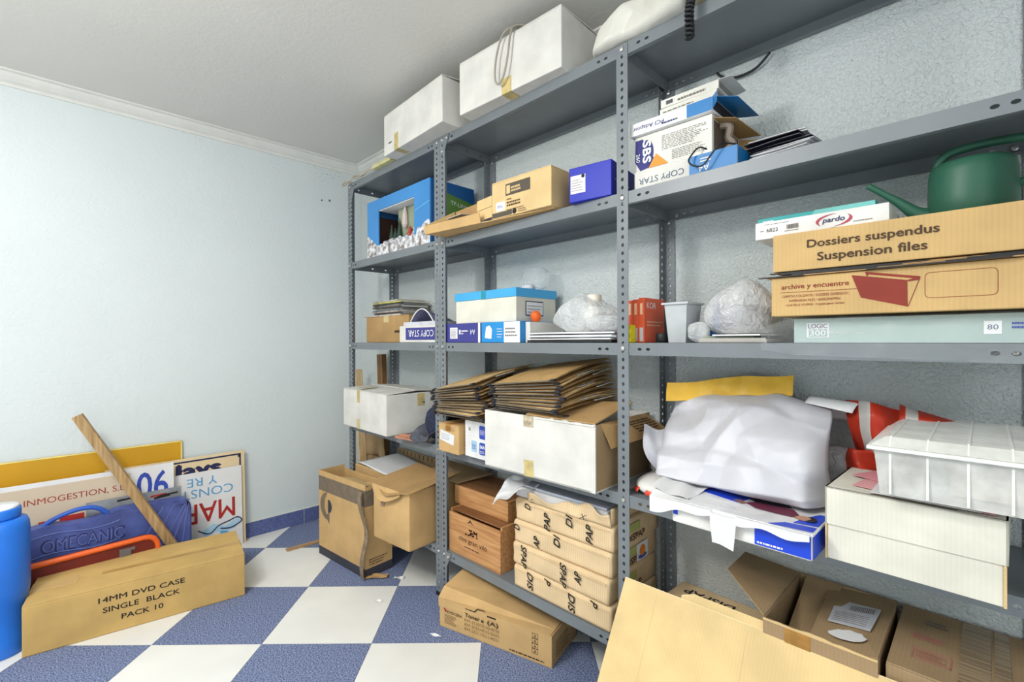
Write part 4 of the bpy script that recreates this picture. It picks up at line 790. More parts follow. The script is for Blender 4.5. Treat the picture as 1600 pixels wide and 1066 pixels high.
# big open white box
r = thing('open_box', 'large white open box with kraft inside holding up the right folder pile', 'box', (1.645, -0.368, Z3), 1.5); W, D, H = 0.472, 0.335, 0.202; b = Box(r, W, D, H)
bm = B(); t = 0.005
for a, q_ in (((0, 0, 0), (W, t, H)), ((0, D - t, 0), (W, D, H)), ((0, t, 0), (t, D - t, H)), ((0, 0, 0), (W, D, t))): bx(bm, a, q_)
link('body', bm, WCARD, r); boxo('side_wall', (W - t, t, 0.004), (W, D - t, H), KRAFTD, r); boxo('corner_edge', (W - 0.016, -0.0005, 0), (W + 0.0005, 0.0, H), WCARD, r)
b.label('front', 0.188, 0.165, 0.232, 0.202, mat('stained_tape', (190, 176, 150), 0.5, 0.2, 60), 'tape'); b.label('front', 0.190, 0.0, 0.232, 0.055, TAPE, 'tape', rot=3)
bm = B(); q = random.Random(9); pts = [(0.24, 0.196)]
for k in range(13): pts.append((0.24 + 0.018 * (k + 1), 0.199 + 0.008 * q.random()))
pts += [(0.47, 0.196)]; prism(bm, pts, 0, 0.003, b.M('front', 0.0002)); link('torn_rim', bm, WCARD, r)
quado('top_flap', [(0.20, 0.0, H + 0.002), (W, 0.0, H + 0.002), (W + 0.01, 0.20, H + 0.045), (0.22, 0.20, H + 0.03)], KRAFT2, r, 0.004)
quado('side_flap', [(W, 0.03, H + 0.001), (W + 0.0, 0.30, H + 0.001), (W + 0.085, 0.30, H - 0.045), (W + 0.020, 0.06, H - 0.075)], KRAFT2, r, 0.004)
bm = B(); MF = Matrix(((0.09, 0.28, 0.65, W + 0.040), (0.93, 0.0, 0, 0.13), (-0.02, 0.95, -0.8, H - 0.048), (0, 0, 0, 1))) if False else None
bm.free()
fz = Vector((0.085, 0, -0.046)).normalized(); fu = Vector((0, 1, 0)); fn_ = fu.cross(fz) * -1
MF = Matrix((fu, -fz, fu.cross(-fz))).transposed().to_4x4(); MF.translation = Vector((W + 0.0, 0.0, H + 0.001)) + fu.cross(-fz) * 0.0046
q = random.Random(13); bm = B()
for i in range(5):
    x = 0.14
    while x < 0.27:
        l = 0.012 + 0.02 * q.random(); prism(bm, [(x, -0.030 - 0.011 * i), (x + l, -0.030 - 0.011 * i), (x + l, -0.024 - 0.011 * i), (x, -0.024 - 0.011 * i)], 0, 0.0003, MF); x += l + 0.004
o = link('fine_print', bm, INKB, r); o['kind'] = 'stuff'
# two piles of hanging folders, each folder of its own: folded sheet, dark rail hooks, clear tab
FKR = [mat('folder_kraft_%d' % i, c, 0.6, 0.07, 30) for i, c in enumerate(((214, 180, 126), (196, 160, 106), (222, 190, 138)))]
HOOK = mat('dark_hook_plastic', (48, 48, 56), 0.45); TABM = mat('clear_tab', (196, 200, 200), 0.25)
def folder_mesh(W, D, bow, seed):
    bm = B(); q = random.Random(seed); ph_ = q.random() * 6
    def fn(s, t): return Vector((W * s, D * t, bow * math.sin(PI * t) * (0.5 + 0.5 * s) + 0.0012 * math.sin(5 * s + ph_)))
    sheet_grid(bm, 6, 6, fn, 0.0012)
    def fn2(s, t): v = fn(s, t); v.z += 0.0016 + 0.005 * (1 - t) * t + 0.0028 * t; return v
    sheet_grid(bm, 6, 6, fn2, 0.0012); return bm
def folder_pile(where, grp, n, x, y, z, W, D, tilt0, dtilt, seed, roll0):
    q = random.Random(seed); protos = []
    for k in range(3):
        r = thing('hanging_folder', 'x', 'folder')
        link('folded_sheet', folder_mesh(W, D, 0.004 + 0.003 * k, seed + k), FKR[k], r)
        bm = B(); bx(bm, (-0.004, -0.004, -0.001), (W + 0.004, 0.003, 0.0022)); link('rail', bm, mat('steel_rail', (120, 112, 100), 0.5), r)
        for sx in (0, 1):
            bm = B(); xx = -0.014 if sx == 0 else W - 0.004; bx(bm, (xx, -0.009, -0.003), (xx + 0.018, 0.005, 0.0045), None, 0.0015); link('hook', bm, HOOK, r)
        if k != 1:
            bm = B(); bx(bm, (W - 0.002, D * (0.35 + 0.12 * k), 0.001), (W + 0.007, D * (0.62 + 0.12 * k), 0.0035), None, 0.0006); link('tab', bm, TABM, r)
        protos.append(r)
    used = set()
    for i in range(n):
        k = i % 3; p = protos[k]
        if k not in used: o = p; used.add(k)
        else:
            o = p.copy(); COL.objects.link(o)
            for ch in list(p.children):
                c = ch.copy(); COL.objects.link(c); c.parent = o
        o.location = (x + 0.016 * (q.random() - 0.5) + 0.002 * i * (1 if i < n / 2 else -0.6), y + 0.016 * (q.random() - 0.5), z + i * 0.0083)
        o.rotation_euler = (math.radians(tilt0 + dtilt * i), math.radians(roll0 * i), math.radians(11.0 * (q.random() - 0.5) - 2.0))
        o['label'] = '%s kraft hanging folder in the %s pile' % (nth(n - 1 - i), where); o['group'] = grp
folder_pile('left', 'folders in the left pile', 13, 1.318, -0.352, Z3 + 0.1495, 0.285, 0.325, 2.0, 0.75, 17, -0.7)
folder_pile('right', 'folders in the right pile', 11, 1.685, -0.352, Z3 + 0.2110, 0.295, 0.325, 3.0, 0.75, 23, -0.6)
# bay 3: crumpled bags, wrapped magazines, white lidded box, clear crate
REDP = mat('red_plastic', (232, 78, 54), 0.35, 0.06, 20); PLW = mat('white_plastic_film', (236, 234, 230), 0.35, 0.03, 20)
r = thing('plastic_bag', 'flattened red and white plastic bag beside the middle post on the fourth shelf', 'plastic bag', (2.255, -0.165, Z3))
bm = B(); blob(bm, (0, 0, 0.022), (0.085, 0.115, 0.030), 51, 0.4, 16, 5, p=2.3, floor=0.0); link('body', bm, PLW, r, True)
for k, (u0, u1, yy) in enumerate(((-0.075, -0.040, -0.088), (-0.012, 0.016, -0.112), (0.034, 0.06, -0.100))):
    bm = B()
    def fn(s, t): 
        x = u0 + (u1 - u0) * s; a = t * 1.3; ry_ = 0.117 * (1 - (abs(x) / 0.088) ** 2.3) ** 0.5
        return Vector((x + 0.012 * (t - 0.5), -ry_ * math.cos(a) - 0.006, 0.010 + 0.042 * math.sin(a) * (1 - (abs(x) / 0.09) ** 2)))
    sheet_grid(bm, 6, 8, fn, 0.001); link('red_print', bm, REDP, r, True)
fold_blob('clear_wrapping', (2.215, -0.10, Z3 + 0.05), (0.05, 0.06, 0.028), 52, film('smoky_wrap', tint=(0.7, 0.7, 0.74), op=0.4), 'smoky clear plastic wrapper behind the red and white bag', 'plastic bag', 20, 0.6, Z3 + 0.002, 4)
# wrapped magazine pack
BRB = mat('bright_royal_blue_print', (30, 72, 214), 0.3, 0.04, 6)
r = thing('magazine_pack', 'pack of white and blue magazines in a torn white wrapper under the crumpled white bag', 'magazines', (2.372, -0.392, Z3), -1.5); W, D, H = 0.305, 0.29, 0.054; b = Box(r, W, D, H)
bm = B(); bx(bm, (0, 0, 0), (W, D, H), None, 0.006); link('body', bm, PLW, r)
b.label('front', 0.195, 0.004, 0.303, 0.050, BRB, 'printed_panel'); b.label('right', 0.004, 0.003, 0.28, 0.052, BRB, 'printed_panel'); b.bars('front', 0.20, 0.008, 0.27, 0.016, 1, PLW, 70, 0.5, 0.0012); b.label('front', 0.004, 0.02, 0.016, 0.045, BRB, 'printed_panel')
boxo('top_magazine', (0.002, -0.012, H + 0.001), (W + 0.004, 0.285, H + 0.006), mat('glossy_white_cover', (234, 234, 238), 0.3), r)
b2 = Box(r, W, D, H + 0.0062)
b2.poly('top', [(0.03, 0.10), (0.13, 0.075), (0.15, 0.16), (0.05, 0.20)], BRB, 'printed_block'); b2.poly('top', [(0.262, 0.03), (0.306, 0.04), (0.306, 0.12), (0.29, 0.12), (0.27, 0.07)], BRB, 'printed_block'); b2.poly('top', [(0.225, -0.010), (0.306, 0.0), (0.306, 0.03), (0.25, 0.02)], BRB, 'printed_block')
# the printed person lying across the cover
b2.poly('top', [(0.140, 0.120), (0.165, 0.150), (0.215, 0.150), (0.235, 0.120), (0.20, 0.100), (0.160, 0.105)], mat('charcoal_print', (44, 46, 62), 0.4), 'printed_trousers', 0.0012)
b2.poly('top', [(0.145, 0.085), (0.175, 0.062), (0.215, 0.060), (0.250, 0.062), (0.262, 0.078), (0.24, 0.112), (0.20, 0.106), (0.16, 0.104)], mat('maroon_print', (112, 50, 72), 0.4), 'printed_jacket', 0.0016)
b2.poly('top', [(0.255, 0.060), (0.272, 0.052), (0.286, 0.056), (0.288, 0.072), (0.276, 0.084), (0.260, 0.080)], mat('skin_print', (198, 150, 122), 0.45), 'printed_face', 0.0020)
b2.poly('top', [(0.279, 0.053), (0.292, 0.052), (0.298, 0.066), (0.292, 0.082), (0.276, 0.085), (0.286, 0.072)], mat('dark_hair_print', (40, 32, 34), 0.5), 'printed_hair', 0.0024)
b2.poly('top', [(0.115, 0.085), (0.14, 0.070), (0.148, 0.082), (0.13, 0.098)], mat('tan_print', (150, 110, 96), 0.4), 'printed_hand', 0.0016)
bm = B()
def fn(s, t):
    x = -0.050 + 0.355 * s; y = -0.016 + 0.075 * t - 0.010 * math.sin(s * 11) * t; z = H + 0.0066 - 0.0005 * s
    if t < 0.35: 
        y = -0.016 - 0.004; z = H + 0.0066 - (0.35 - t) * (0.05 + 0.07 * max(0, 1 - s * 3.2) + (0.17 if 0.44 < s < 0.60 else 0) + 0.012 * math.sin(23 * s))
    k = crumple(Vector((x, y, z)), 61, 25) - 0.3
    return Vector((x, y - 0.003 * max(0, k), z + 0.002 * k + (0.010 * max(0, 1 - s * 5) if t > 0.35 else 0)))
sheet_grid(bm, 60, 16, fn, 0.0006); link('torn_wrapper', bm, PAPER, r)
bm = B()
def fn(s, t): return Vector((-0.060 + 0.10 * s, 0.0 + 0.17 * t * (1 - 0.2 * s), H + 0.010 + 0.018 * (1 - s) * (0.5 + 0.5 * math.sin(4 * t)) + 0.003 * math.sin(9 * s + 6 * t)))
sheet_grid(bm, 12, 14, fn, 0.0006); link('torn_wrapper', bm, PAPER, r)
# big crumpled white bag with a yellow band
r = thing('paper_bag', 'large crumpled white bag with a yellow folded band slumped across the fourth shelf', 'bag', (2.450, -0.145, Z3 + 0.0680))
WB = mat('white_bag_film', (207, 207, 214), 0.45, 0.02, 8)
def fn(s, t):
    # a slumped face: from its foot at the front up over the belly to the band at the back
    xl = -0.200 - 0.008 * t; xr = 0.232 - 0.030 * t
    x = xl + (xr - xl) * s
    py = ((0.0, -0.150), (0.12, -0.178), (0.30, -0.165), (0.50, -0.105), (0.75, -0.01), (1.0, 0.055)); pz = ((0.0, 0.003), (0.12, 0.022), (0.30, 0.075), (0.50, 0.128), (0.75, 0.182), (1.0, 0.216))
    def ip(P):
        for (t0, a0), (t1, a1) in zip(P, P[1:]):
            if t <= t1: k_ = (t - t0) / (t1 - t0); return a0 + (a1 - a0) * k_
    y = ip(py); z = ip(pz) + 0.030 * min(s, 0.7) * t * t - 0.030 * max(0, (s - 0.72) / 0.28) * t
    y -= 0.035 * math.sin(PI * s) * math.sin(PI * min(1, t * 1.3)) * (1 - t); z += 0.026 * max(0, s - 0.45) * math.sin(PI * t) * 2.0
    e = min(s, 1 - s) * 9
    if e < 1: y += 0.10 * (1 - e) ** 2 * (1 - t); z -= 0.02 * (1 - e) * t * (1 - t)
    q_ = Vector((x, y * 0.6, z)); w_ = min(1, (1 - t) * 4)
    k = crumple(q_, 71, 5.5) - 0.3; k2 = crumple(q_, 73, 15) - 0.3
    n_ = noise.noise(q_ * 9)
    return Vector((x + 0.010 * k * w_, y - (0.115 * k + 0.010 * n_ + 0.040 * k2) * w_, max(0.002, z + (0.040 * k + 0.014 * k2) * w_)))
bm = B(); sheet_grid(bm, 90, 70, fn, 0.0012); link('body', bm, WB, r, True)
bm = B(); sheet_grid(bm, 30, 12, lambda s, t: Vector((-0.17 + 0.36 * s, 0.075 + 0.03 * t, 0.20 * (1 - t) + 0.002)), 0.001); link('back_panel', bm, WB, r)
YB_ = mat('yellow_bag_band', (238, 188, 62), 0.42, 0.06, 14)
bm = B()
def fn(s, t):
    x = -0.215 + 0.325 * s; z = 0.198 + 0.038 * s + 0.054 * t - 0.004 * math.sin(s * 8); y = 0.040 + 0.020 * s + 0.010 * math.sin(7 * s) + 0.012 * t - 0.05 * (1 - s) ** 4
    k = crumple(Vector((x, y, z)), 81, 24) - 0.3
    return Vector((x, y - 0.008 * k, z + 0.004 * k))
sheet_grid(bm, 44, 8, fn, 0.0014); link('yellow_band', bm, YB_, r)
bm = B(); sheet_grid(bm, 14, 8, lambda s, t: Vector((-0.075 + 0.13 * s, 0.065 + 0.05 * t, 0.262 + 0.012 * math.sin(PI * s) + 0.010 * t + 0.003 * math.sin(9 * s + 3 * t))), 0.0008); link('torn_corner', bm, PAPERG, r)
bm = B()
def fn(s, t):
    p = Vector((-0.258 + 0.085 * s, -0.085 + 0.08 * s - 0.03 * math.sin(4 * t), 0.005 + 0.115 * t + 0.010 * math.sin(7 * s + 2 * t)))
    p.x += 0.05 * (1 - t) * (1 - s); k = crumple(p, 85, 22) - 0.3
    return p + Vector((0.008 * k, -0.014 * k, 0.004 * k))
sheet_grid(bm, 16, 18, fn, 0.001); link('side_flap', bm, WB, r)
# roll of paper, red and white bag behind the clear crate
bm = B()
def fn(s, t): a = 0.5 + t * 2.6; rr_ = 0.042; return Vector((0.105 * s - 0.05 + 0.010 * t, -rr_ * math.cos(a) * 0.9, rr_ * 1.15 * math.sin(a) + 0.018 * s * t - 0.03 * t))
sheet_grid(bm, 8, 22, fn, 0.0008); o = link('paper_roll', bm, PAPER, None, True); o.location = (2.648, -0.085, Z3 + 0.262); o.rotation_euler = (0.1, 0.14, -0.15); tag(o, 'curled white sheet standing between the white bag and the red bag', 'paper')
r = thing('plastic_bag', 'crumpled red plastic bag with white stripes behind the clear crate', 'plastic bag', (2.755, -0.10, Z3))
def red_sheet(fn, nx, ny, band, by_t=False):
    bm = B()
    for j in range(ny):
        for i in range(nx): pass
    g_ = sheet_grid(bm, nx, ny, fn)
    bm.faces.ensure_lookup_table()
    for k, f in enumerate(bm.faces):
        u = (k % nx + 0.5) / nx; v = (k // nx + 0.5) / ny
        f.material_index = 1 if band[0] < (v if by_t else u) < band[1] else 0
    bmesh.ops.solidify(bm, geom=bm.faces[:], thickness=0.0012); link('body', bm, [REDP, PLW], r, True)
def cr(p, sd, a): k = crumple(p, sd, 17) - 0.3; return p + Vector((0.3 * a * k, -a * k, 0.25 * a * k))
red_sheet(lambda s, t: cr(Vector((-0.078 + 0.150 * s + 0.022 * t * (1 - s), 0.030 - 0.045 * math.sin(PI * min(1, s * 1.1)) - 0.030 * math.sin(PI * t), 0.300 - 0.030 * s - 0.120 * t + 0.012 * math.sin(PI * s) * (1 - t))), 91, 0.050), 26, 22, (0.20, 0.33))
red_sheet(lambda s, t: cr(Vector((-0.112 + 0.125 * s + 0.040 * (1 - t), 0.010 - 0.050 * math.sin(PI * s ** 0.7) - 0.03 * t, 0.205 - 0.190 * t - 0.02 * (1 - s))), 93, 0.045), 22, 24, (0.30, 0.42), True)
red_sheet(lambda s, t: cr(Vector((0.030 + 0.095 * s, 0.010 - 0.030 * math.sin(PI * t), 0.300 - 0.030 * s - 0.055 * t * (1 - 0.5 * s))), 95, 0.04), 18, 10, (0.10, 0.34))
fold_blob('plastic_bag', (2.650, -0.075, Z3 + 0.09), (0.055, 0.06, 0.09), 96, film('grey_bag', tint=(0.72, 0.72, 0.74), op=0.6), 'grey translucent bag sagging between the white bag and the red bag', 'plastic bag', 16, 0.5, Z3, 4)
# white lidded box
r = thing('lidded_box', 'low white cardboard box with a deep lid at the right end of the fourth shelf', 'box', (2.690, -0.356, Z3), -2.0); W, D = 0.262, 0.215; b = Box(r, W, D, 0.148)
bm = B(); bx(bm, (0.003, 0.004, 0), (W - 0.006, D - 0.004, 0.09), None, 0.002); link('body', bm, CREAMC, r)
bm = B()
for a, q_ in (((0, 0, 0.072), (W, 0.003, 0.148)), ((0, D - 0.003, 0.072), (W, D, 0.148)), ((0, 0, 0.072), (0.003, D, 0.148)), ((W - 0.003, 0, 0.072), (W, D, 0.148)), ((0, 0, 0.145), (W, D, 0.148))): bx(bm, a, q_)
link('lid', bm, CREAMC, r)
boxo('corner_fold', (W - 0.006, 0.001, 0.0), (W - 0.002, 0.012, 0.071), KRAFTL, r); boxo('corner_fold', (0.0, 0.001, 0.0), (0.0028, 0.010, 0.071), KRAFTL, r)
bm = B(); bx(bm, (0.075, 0.004, 0.1482), (0.20, 0.006, 0.1490)); link('lid_slit', bm, INKB, r)
PINK = mat('pink_paper', (232, 168, 172), 0.7)
for k, (x, y, w_, d_, rz_, m, lab) in enumerate(((2.730, -0.318, 0.21, 0.28, -10, PINK, 'pale pink paper sheet on the white lidded box under the clear crate'), (2.765, -0.355, 0.155, 0.16, -1, PAPER, 'white printed sheet with red and blue marks under the clear crate'), (2.716, -0.238, 0.15, 0.20, -25, mat('deep_pink_paper', (224, 150, 160), 0.7), 'deeper pink paper sheet sticking out behind the clear crate'))):
    bm = B(); bx(bm, (0, 0, 0), (w_, d_, 0.0008)); o = link('paper_sheet', bm, m); o.location = (x, y, Z3 + 0.1505 + 0.0012 * k); o.rotation_euler = (0, 0, math.radians(rz_)); tag(o, lab, 'paper')
    if k == 1:
        bb = Box(o, w_, d_, 0.0008); bb.bars('top', 0.10, 0.006, 0.128, 0.02, 2, REDINK, 75, 0.5); bb.bars('top', 0.07, 0.010, 0.09, 0.020, 1, SKY, 76, 0.6)
# clear crate with a lid
CRATE = film('milky_crate', tint=(0.93, 0.94, 0.90), op=0.52, gl=0.3, rough=0.3); CRIB = film('milky_crate_rib', tint=(0.96, 0.96, 0.92), op=0.80, gl=0.3, rough=0.3)
r = thing('storage_crate', 'milky clear plastic storage crate with a ribbed lid on the white box', 'crate', (2.778, -0.408, Z3 + 0.1655), 0)
W, D, H = 0.31, 0.345, 0.086
bm = B(); t = 0.0025
def tq(z): return 0.008 * (1 - z / H)
lo = [(tq(0), tq(0)), (W - tq(0), tq(0)), (W - tq(0), D - tq(0)), (tq(0), D - tq(0))]; hi = [(0, 0), (W, 0), (W, D), (0, D)]
A = [bm.verts.new((x, y, 0)) for x, y in lo]; C = [bm.verts.new((x, y, H)) for x, y in hi]
for k in range(4): bm.faces.new((A[k], A[(k + 1) % 4], C[(k + 1) % 4], C[k]))
bm.faces.new(A[::-1]); link('body', bm, CRATE, r)
bm = B(); bx(bm, (-0.010, -0.010, H - 0.003), (W + 0.010, D + 0.010, H + 0.004), None, 0.002); link('rim', bm, CRIB, r)
bm = B(); C0 = [(-0.006, -0.006), (W + 0.006, -0.006), (W + 0.006, D + 0.006), (-0.006, D + 0.006)]; C1 = [(0.016, 0.016), (W - 0.016, 0.016), (W - 0.016, D - 0.016), (0.016, D - 0.016)]
A = [bm.verts.new((x, y, H + 0.0045)) for x, y in C0]; C = [bm.verts.new((x, y, H + 0.020)) for x, y in C1]
for k in range(4): bm.faces.new((A[k], A[(k + 1) % 4], C[(k + 1) % 4], C[k]))
bm.faces.new(C); link('lid', bm, CRATE, r)
for k in range(6):
    x = 0.022 + k * 0.0515
    bm = B(); bx(bm, (x, 0.0008 , 0.004), (x + 0.0035, 0.0065, H - 0.004)); bx(bm, (x, 0.018, H + 0.0195), (x + 0.0035, D - 0.018, H + 0.0215)); tube(bm, [(x + 0.002, -0.004, H + 0.006), (x + 0.002, 0.018, H + 0.0205)], 0.0018, 5); link('rib', bm, CRIB, r)
bm = B(); bx(bm, (0.10, 0.06, 0.003), (0.26, 0.28, 0.045), None, 0.01); link('contents', bm, mat('pale_contents', (222, 206, 196), 0.7, 0.2, 10), r)

# ================================================================== BOTTOM SHELF
# bay 1: open carton with white sheet, swollen kraft carton, floor carton in front
r = thing('open_carton', 'open kraft carton with a white sheet on top, behind the tall floor carton', 'carton', (0.475, -0.285, Z4), 0); W, D, H = 0.44, 0.265, 0.215
bm = B(); t = 0.004
for a, q_ in (((0, 0, 0), (W, t, H)), ((0, D - t, 0), (W, D, H)), ((0, t, 0), (t, D - t, H)), ((W - t, t, 0), (W, D - t, H)), ((0, 0, 0), (W, D, t))): bx(bm, a, q_)
link('body', bm, KRAFT, r)
quado('back_flap', [(0.0, D - 0.004, H), (W, D - 0.004, H), (W, D - 0.002, H + 0.045), (0.02, D - 0.002, H + 0.05)], KRAFTD, r)
bm = B(); q = random.Random(6)
for i in range(11): x = 0.03 + i * 0.04; bx(bm, (x, D - 0.0062, H + 0.004), (x + 0.006 + 0.004 * q.random(), D - 0.0045, H + 0.042))
o = link('printed_marks', bm, INKB, r); o['kind'] = 'stuff'
quado('front_flap', [(0.02, 0.0, H), (W, 0.0, H), (W - 0.02, 0.09, H - 0.015), (0.05, 0.07, H - 0.02)], KRAFTL, r)
bm = B()
sheet_grid(bm, 12, 12, lambda s, t: Vector((0.0 + 0.34 * s, -0.01 + 0.245 * t, 0.006 * math.sin(4 * s + 1) + 0.012 * (1 - s) * t + 0.010 * s * s)), 0.0012)
o = link('paper_sheet', bm, PAPER, None, True); o.location = (0.50, -0.270, Z4 + H + 0.005); o.rotation_euler = (0, 0, math.radians(-3)); tag(o, 'large white sheet lying on the open carton on the bottom shelf', 'paper')
r = thing('open_carton', 'swollen kraft carton with torn top flaps overhanging the bottom shelf in the left bay', 'carton', (0.958, -0.440, Z4), 5); W, D, H = 0.262, 0.40, 0.238; b = Box(r, W, D, H)
bm = B(); bx(bm, (0, 0, 0), (W, D, H), None, 0.008); bmesh.ops.subdivide_edges(bm, edges=bm.edges[:], cuts=5, use_grid_fill=True)
for v in bm.verts:
    s_, t_, u_ = v.co.x / W, v.co.y / D, v.co.z / H
    bul = 0.016 * math.sin(PI * min(1, max(0, s_))) * math.sin(PI * min(1, max(0, u_)))
    if t_ < 0.06: v.co.y -= bul * 0.9
    if s_ > 0.94: v.co.x -= 0.014 * math.sin(PI * min(1, max(0, t_))) * u_ 
    if u_ > 0.94: v.co.z += 0.010 * math.sin(6 * s_ + 2) - 0.006 * t_
link('body', bm, KRAFT, r, True)
bm = B()
def fn(s, t):
    x = -0.015 + (W + 0.03) * s; y = -0.030 + 0.30 * t; z = H + 0.012 + 0.030 * t - 0.012 * math.sin(PI * s) + 0.006 * math.sin(9 * s) * (1 - t)
    return Vector((x, y + 0.014 * math.sin(8 * s) * (1 - t), z))
sheet_grid(bm, 18, 10, fn, 0.004); link('top_flap', bm, KRAFT2, r)
quado('top_flap', [(0.10, 0.24, H + 0.020), (0.34, 0.20, H + 0.02), (0.40, 0.37, H + 0.036), (0.10, 0.37, H + 0.05)], KRAFTD, r, 0.004)
bm = B()
sheet_grid(bm, 8, 6, lambda s, t: Vector((0.02 + 0.20 * s, -0.018 - 0.022 * math.sin(PI * s) * t, H + 0.014 - 0.055 * t * (0.4 + 0.6 * math.sin(PI * s)))), 0.003); link('front_flap', bm, KRAFT, r)
b.label('front', 0.075, 0.16, 0.105, 0.235, mat('purplish_tape', (152, 124, 102), 0.4), 'tape', off=0.012); b.label('front', 0.105, 0.0, 0.13, 0.03, TAPEB, 'tape')
# tall carton on the floor with a P mark and dark bands
TAUPE = mat('taupe_band_print', (122, 108, 92), 0.75, 0.08, 30); CHAR = mat('charcoal_band_print', (62, 62, 72), 0.7)
r = thing('tall_carton', 'tall narrow open carton with a big letter P and dark bands, standing on the floor', 'carton', (0.478, -0.488, 0.0006), 5); W, D, H = 0.425, 0.148, 0.432; b = Box(r, W, D, H)
bm = B(); t = 0.005
for a, q_ in (((0, 0, 0), (W, t, H)), ((0, D - t, 0), (W, D, H - 0.02)), ((0, t, 0), (t, D - t, H)), ((W - t, t, 0), (W, D - t, H - 0.01)), ((0, 0, 0), (W, D, t))): bx(bm, a, q_)
link('body', bm, KRAFT, r)
b.label('front', 0.0, H - 0.100, W, H - 0.026, TAUPE, 'printed_band'); b.label('right', 0.0, H - 0.10, D, H - 0.026, TAUPE, 'printed_band'); b.label('front', 0.0, 0.0, W, 0.042, CHAR, 'printed_band'); b.label('right', 0, 0, D, 0.042, CHAR, 'printed_band')
R_ = b.M('front', 0.0012); bm = B()
def arc(cx, cy, r0, r1, a0, a1, n=24):
    o_ = [(cx + r1 * math.cos(math.radians(a0 + (a1 - a0) * k / n)), cy + r1 * math.sin(math.radians(a0 + (a1 - a0) * k / n))) for k in range(n + 1)]
    i_ = [(cx + r0 * math.cos(math.radians(a1 - (a1 - a0) * k / n)), cy + r0 * math.sin(math.radians(a1 - (a1 - a0) * k / n))) for k in range(n + 1)]
    return o_ + i_
cx, cy = 0.085, 0.262
b.poly('front', [(cx + (0.068 if k % 2 else 0.068) * math.cos(math.radians(90 + k * 10)) * 1.0, cy + 0.068 * math.sin(math.radians(90 + k * 10))) for k in range(19)] + [(cx + 0.02, cy - 0.085), (cx + 0.02, cy - 0.03), (cx - 0.01, cy - 0.045), (cx - 0.030, cy - 0.01), (cx - 0.026, cy + 0.03)], TAUPE, 'printed_letter', 0.0012)
b.poly('front', [(cx + 0.008, cy + 0.035)] + [(cx + 0.008 + 0.036 * math.cos(math.radians(90 - k * 15)), cy + 0.002 + 0.034 * math.sin(math.radians(90 - k * 15))) for k in range(13)], CHAR, 'printed_letter', 0.0012)
bm = B()
sheet_grid(bm, 4, 24, lambda s, t: Vector((W - 0.020 + 0.032 * s + 0.014 * math.sin(t * 4), -0.012 - 0.012 * math.sin(t * 9) - 0.004 * s, 0.004 + (H - 0.03) * t)), 0.004); link('torn_strip', bm, mat('grey_brown_torn_card', (140, 122, 100), 0.8, 0.15, 40), r)
b.bars('right', 0.02, 0.055, 0.12, 0.09, 3, INKB, 77, 0.4)
quado('inner_flap', [(0.10, 0.02, H - 0.02), (0.38, 0.02, H - 0.015), (0.36, 0.12, H - 0.05), (0.12, 0.12, H - 0.05)], KRAFTL, r)
quado('side_flap', [(W - 0.004, 0.03, H - 0.012), (W - 0.004, D, H - 0.012), (W + 0.03, D - 0.01, H - 0.07), (W + 0.022, 0.05, H - 0.075)], TAUPE, r)
# bay 2: wine crates
for k, (x, y, z, w_, d_, h_, lab) in enumerate(((1.309, -0.278, Z4, 0.318, 0.255, 0.176, 'pine wine crate printed clos gran vilò, below the plain crate'), (1.270, -0.215, Z4 + 0.1766, 0.335, 0.205, 0.078, 'plain pine wine crate stacked on the printed one'))):
    r = thing('wine_crate', lab, 'crate', (x, y, z), 0); b = Box(r, w_, d_, h_); t = 0.010
    boxo('front_board', (0, 0, 0), (w_, t, h_ - (0.012 if k == 0 else 0)), WINE, r, 0.0012); boxo('back_board', (0, d_ - t, 0), (w_, d_, h_), WINE, r, 0.0012)
    boxo('side_board', (0, t, 0), (t, d_ - t, h_), WINE, r, 0.0012); boxo('side_board', (w_ - t, t, 0), (w_, d_ - t, h_), WINE, r, 0.0012); boxo('bottom_board', (t, t, 0), (w_ - t, d_ - t, 0.008), WINE, r)
    boxo('lid_board', (0.002, 0.011, h_ - 0.006), (w_ - 0.012, d_ - 0.012, h_ - 0.0005), wood('brown_lid_wood', (150, 104, 66), (118, 78, 46)), r, 0.001)
    if k == 0:
        BR = mat('branded_ink', (84, 54, 34), 0.8)
        b.text('front', 'clos gran vilò', 0.155, 0.070, 0.024, BR, w=0.175); b.bars('front', 0.105, 0.042, 0.225, 0.050, 1, BR, 78, 0.5)
        b.poly('front', [(0.12, 0.145), (0.132, 0.152), (0.142, 0.163), (0.150, 0.152), (0.165, 0.145), (0.150, 0.147), (0.142, 0.152), (0.134, 0.147)], BR, 'branded_emblem')
        q = random.Random(2); bm = B(); R_ = b.M('front', 0.0008)
        for i in range(26):
            cx, cy = 0.148 + 0.034 * (q.random() * 2 - 1) * 1.1, 0.108 + 0.012 * (q.random() * 2 - 1); prism(bm, [(cx + 0.005 * math.cos(a * 1.05), cy + 0.004 * math.sin(a * 1.05)) for a in range(6)], 0, 0.0003, R_)
        o = link('branded_grapes', bm, BR, r); o['kind'] = 'stuff'
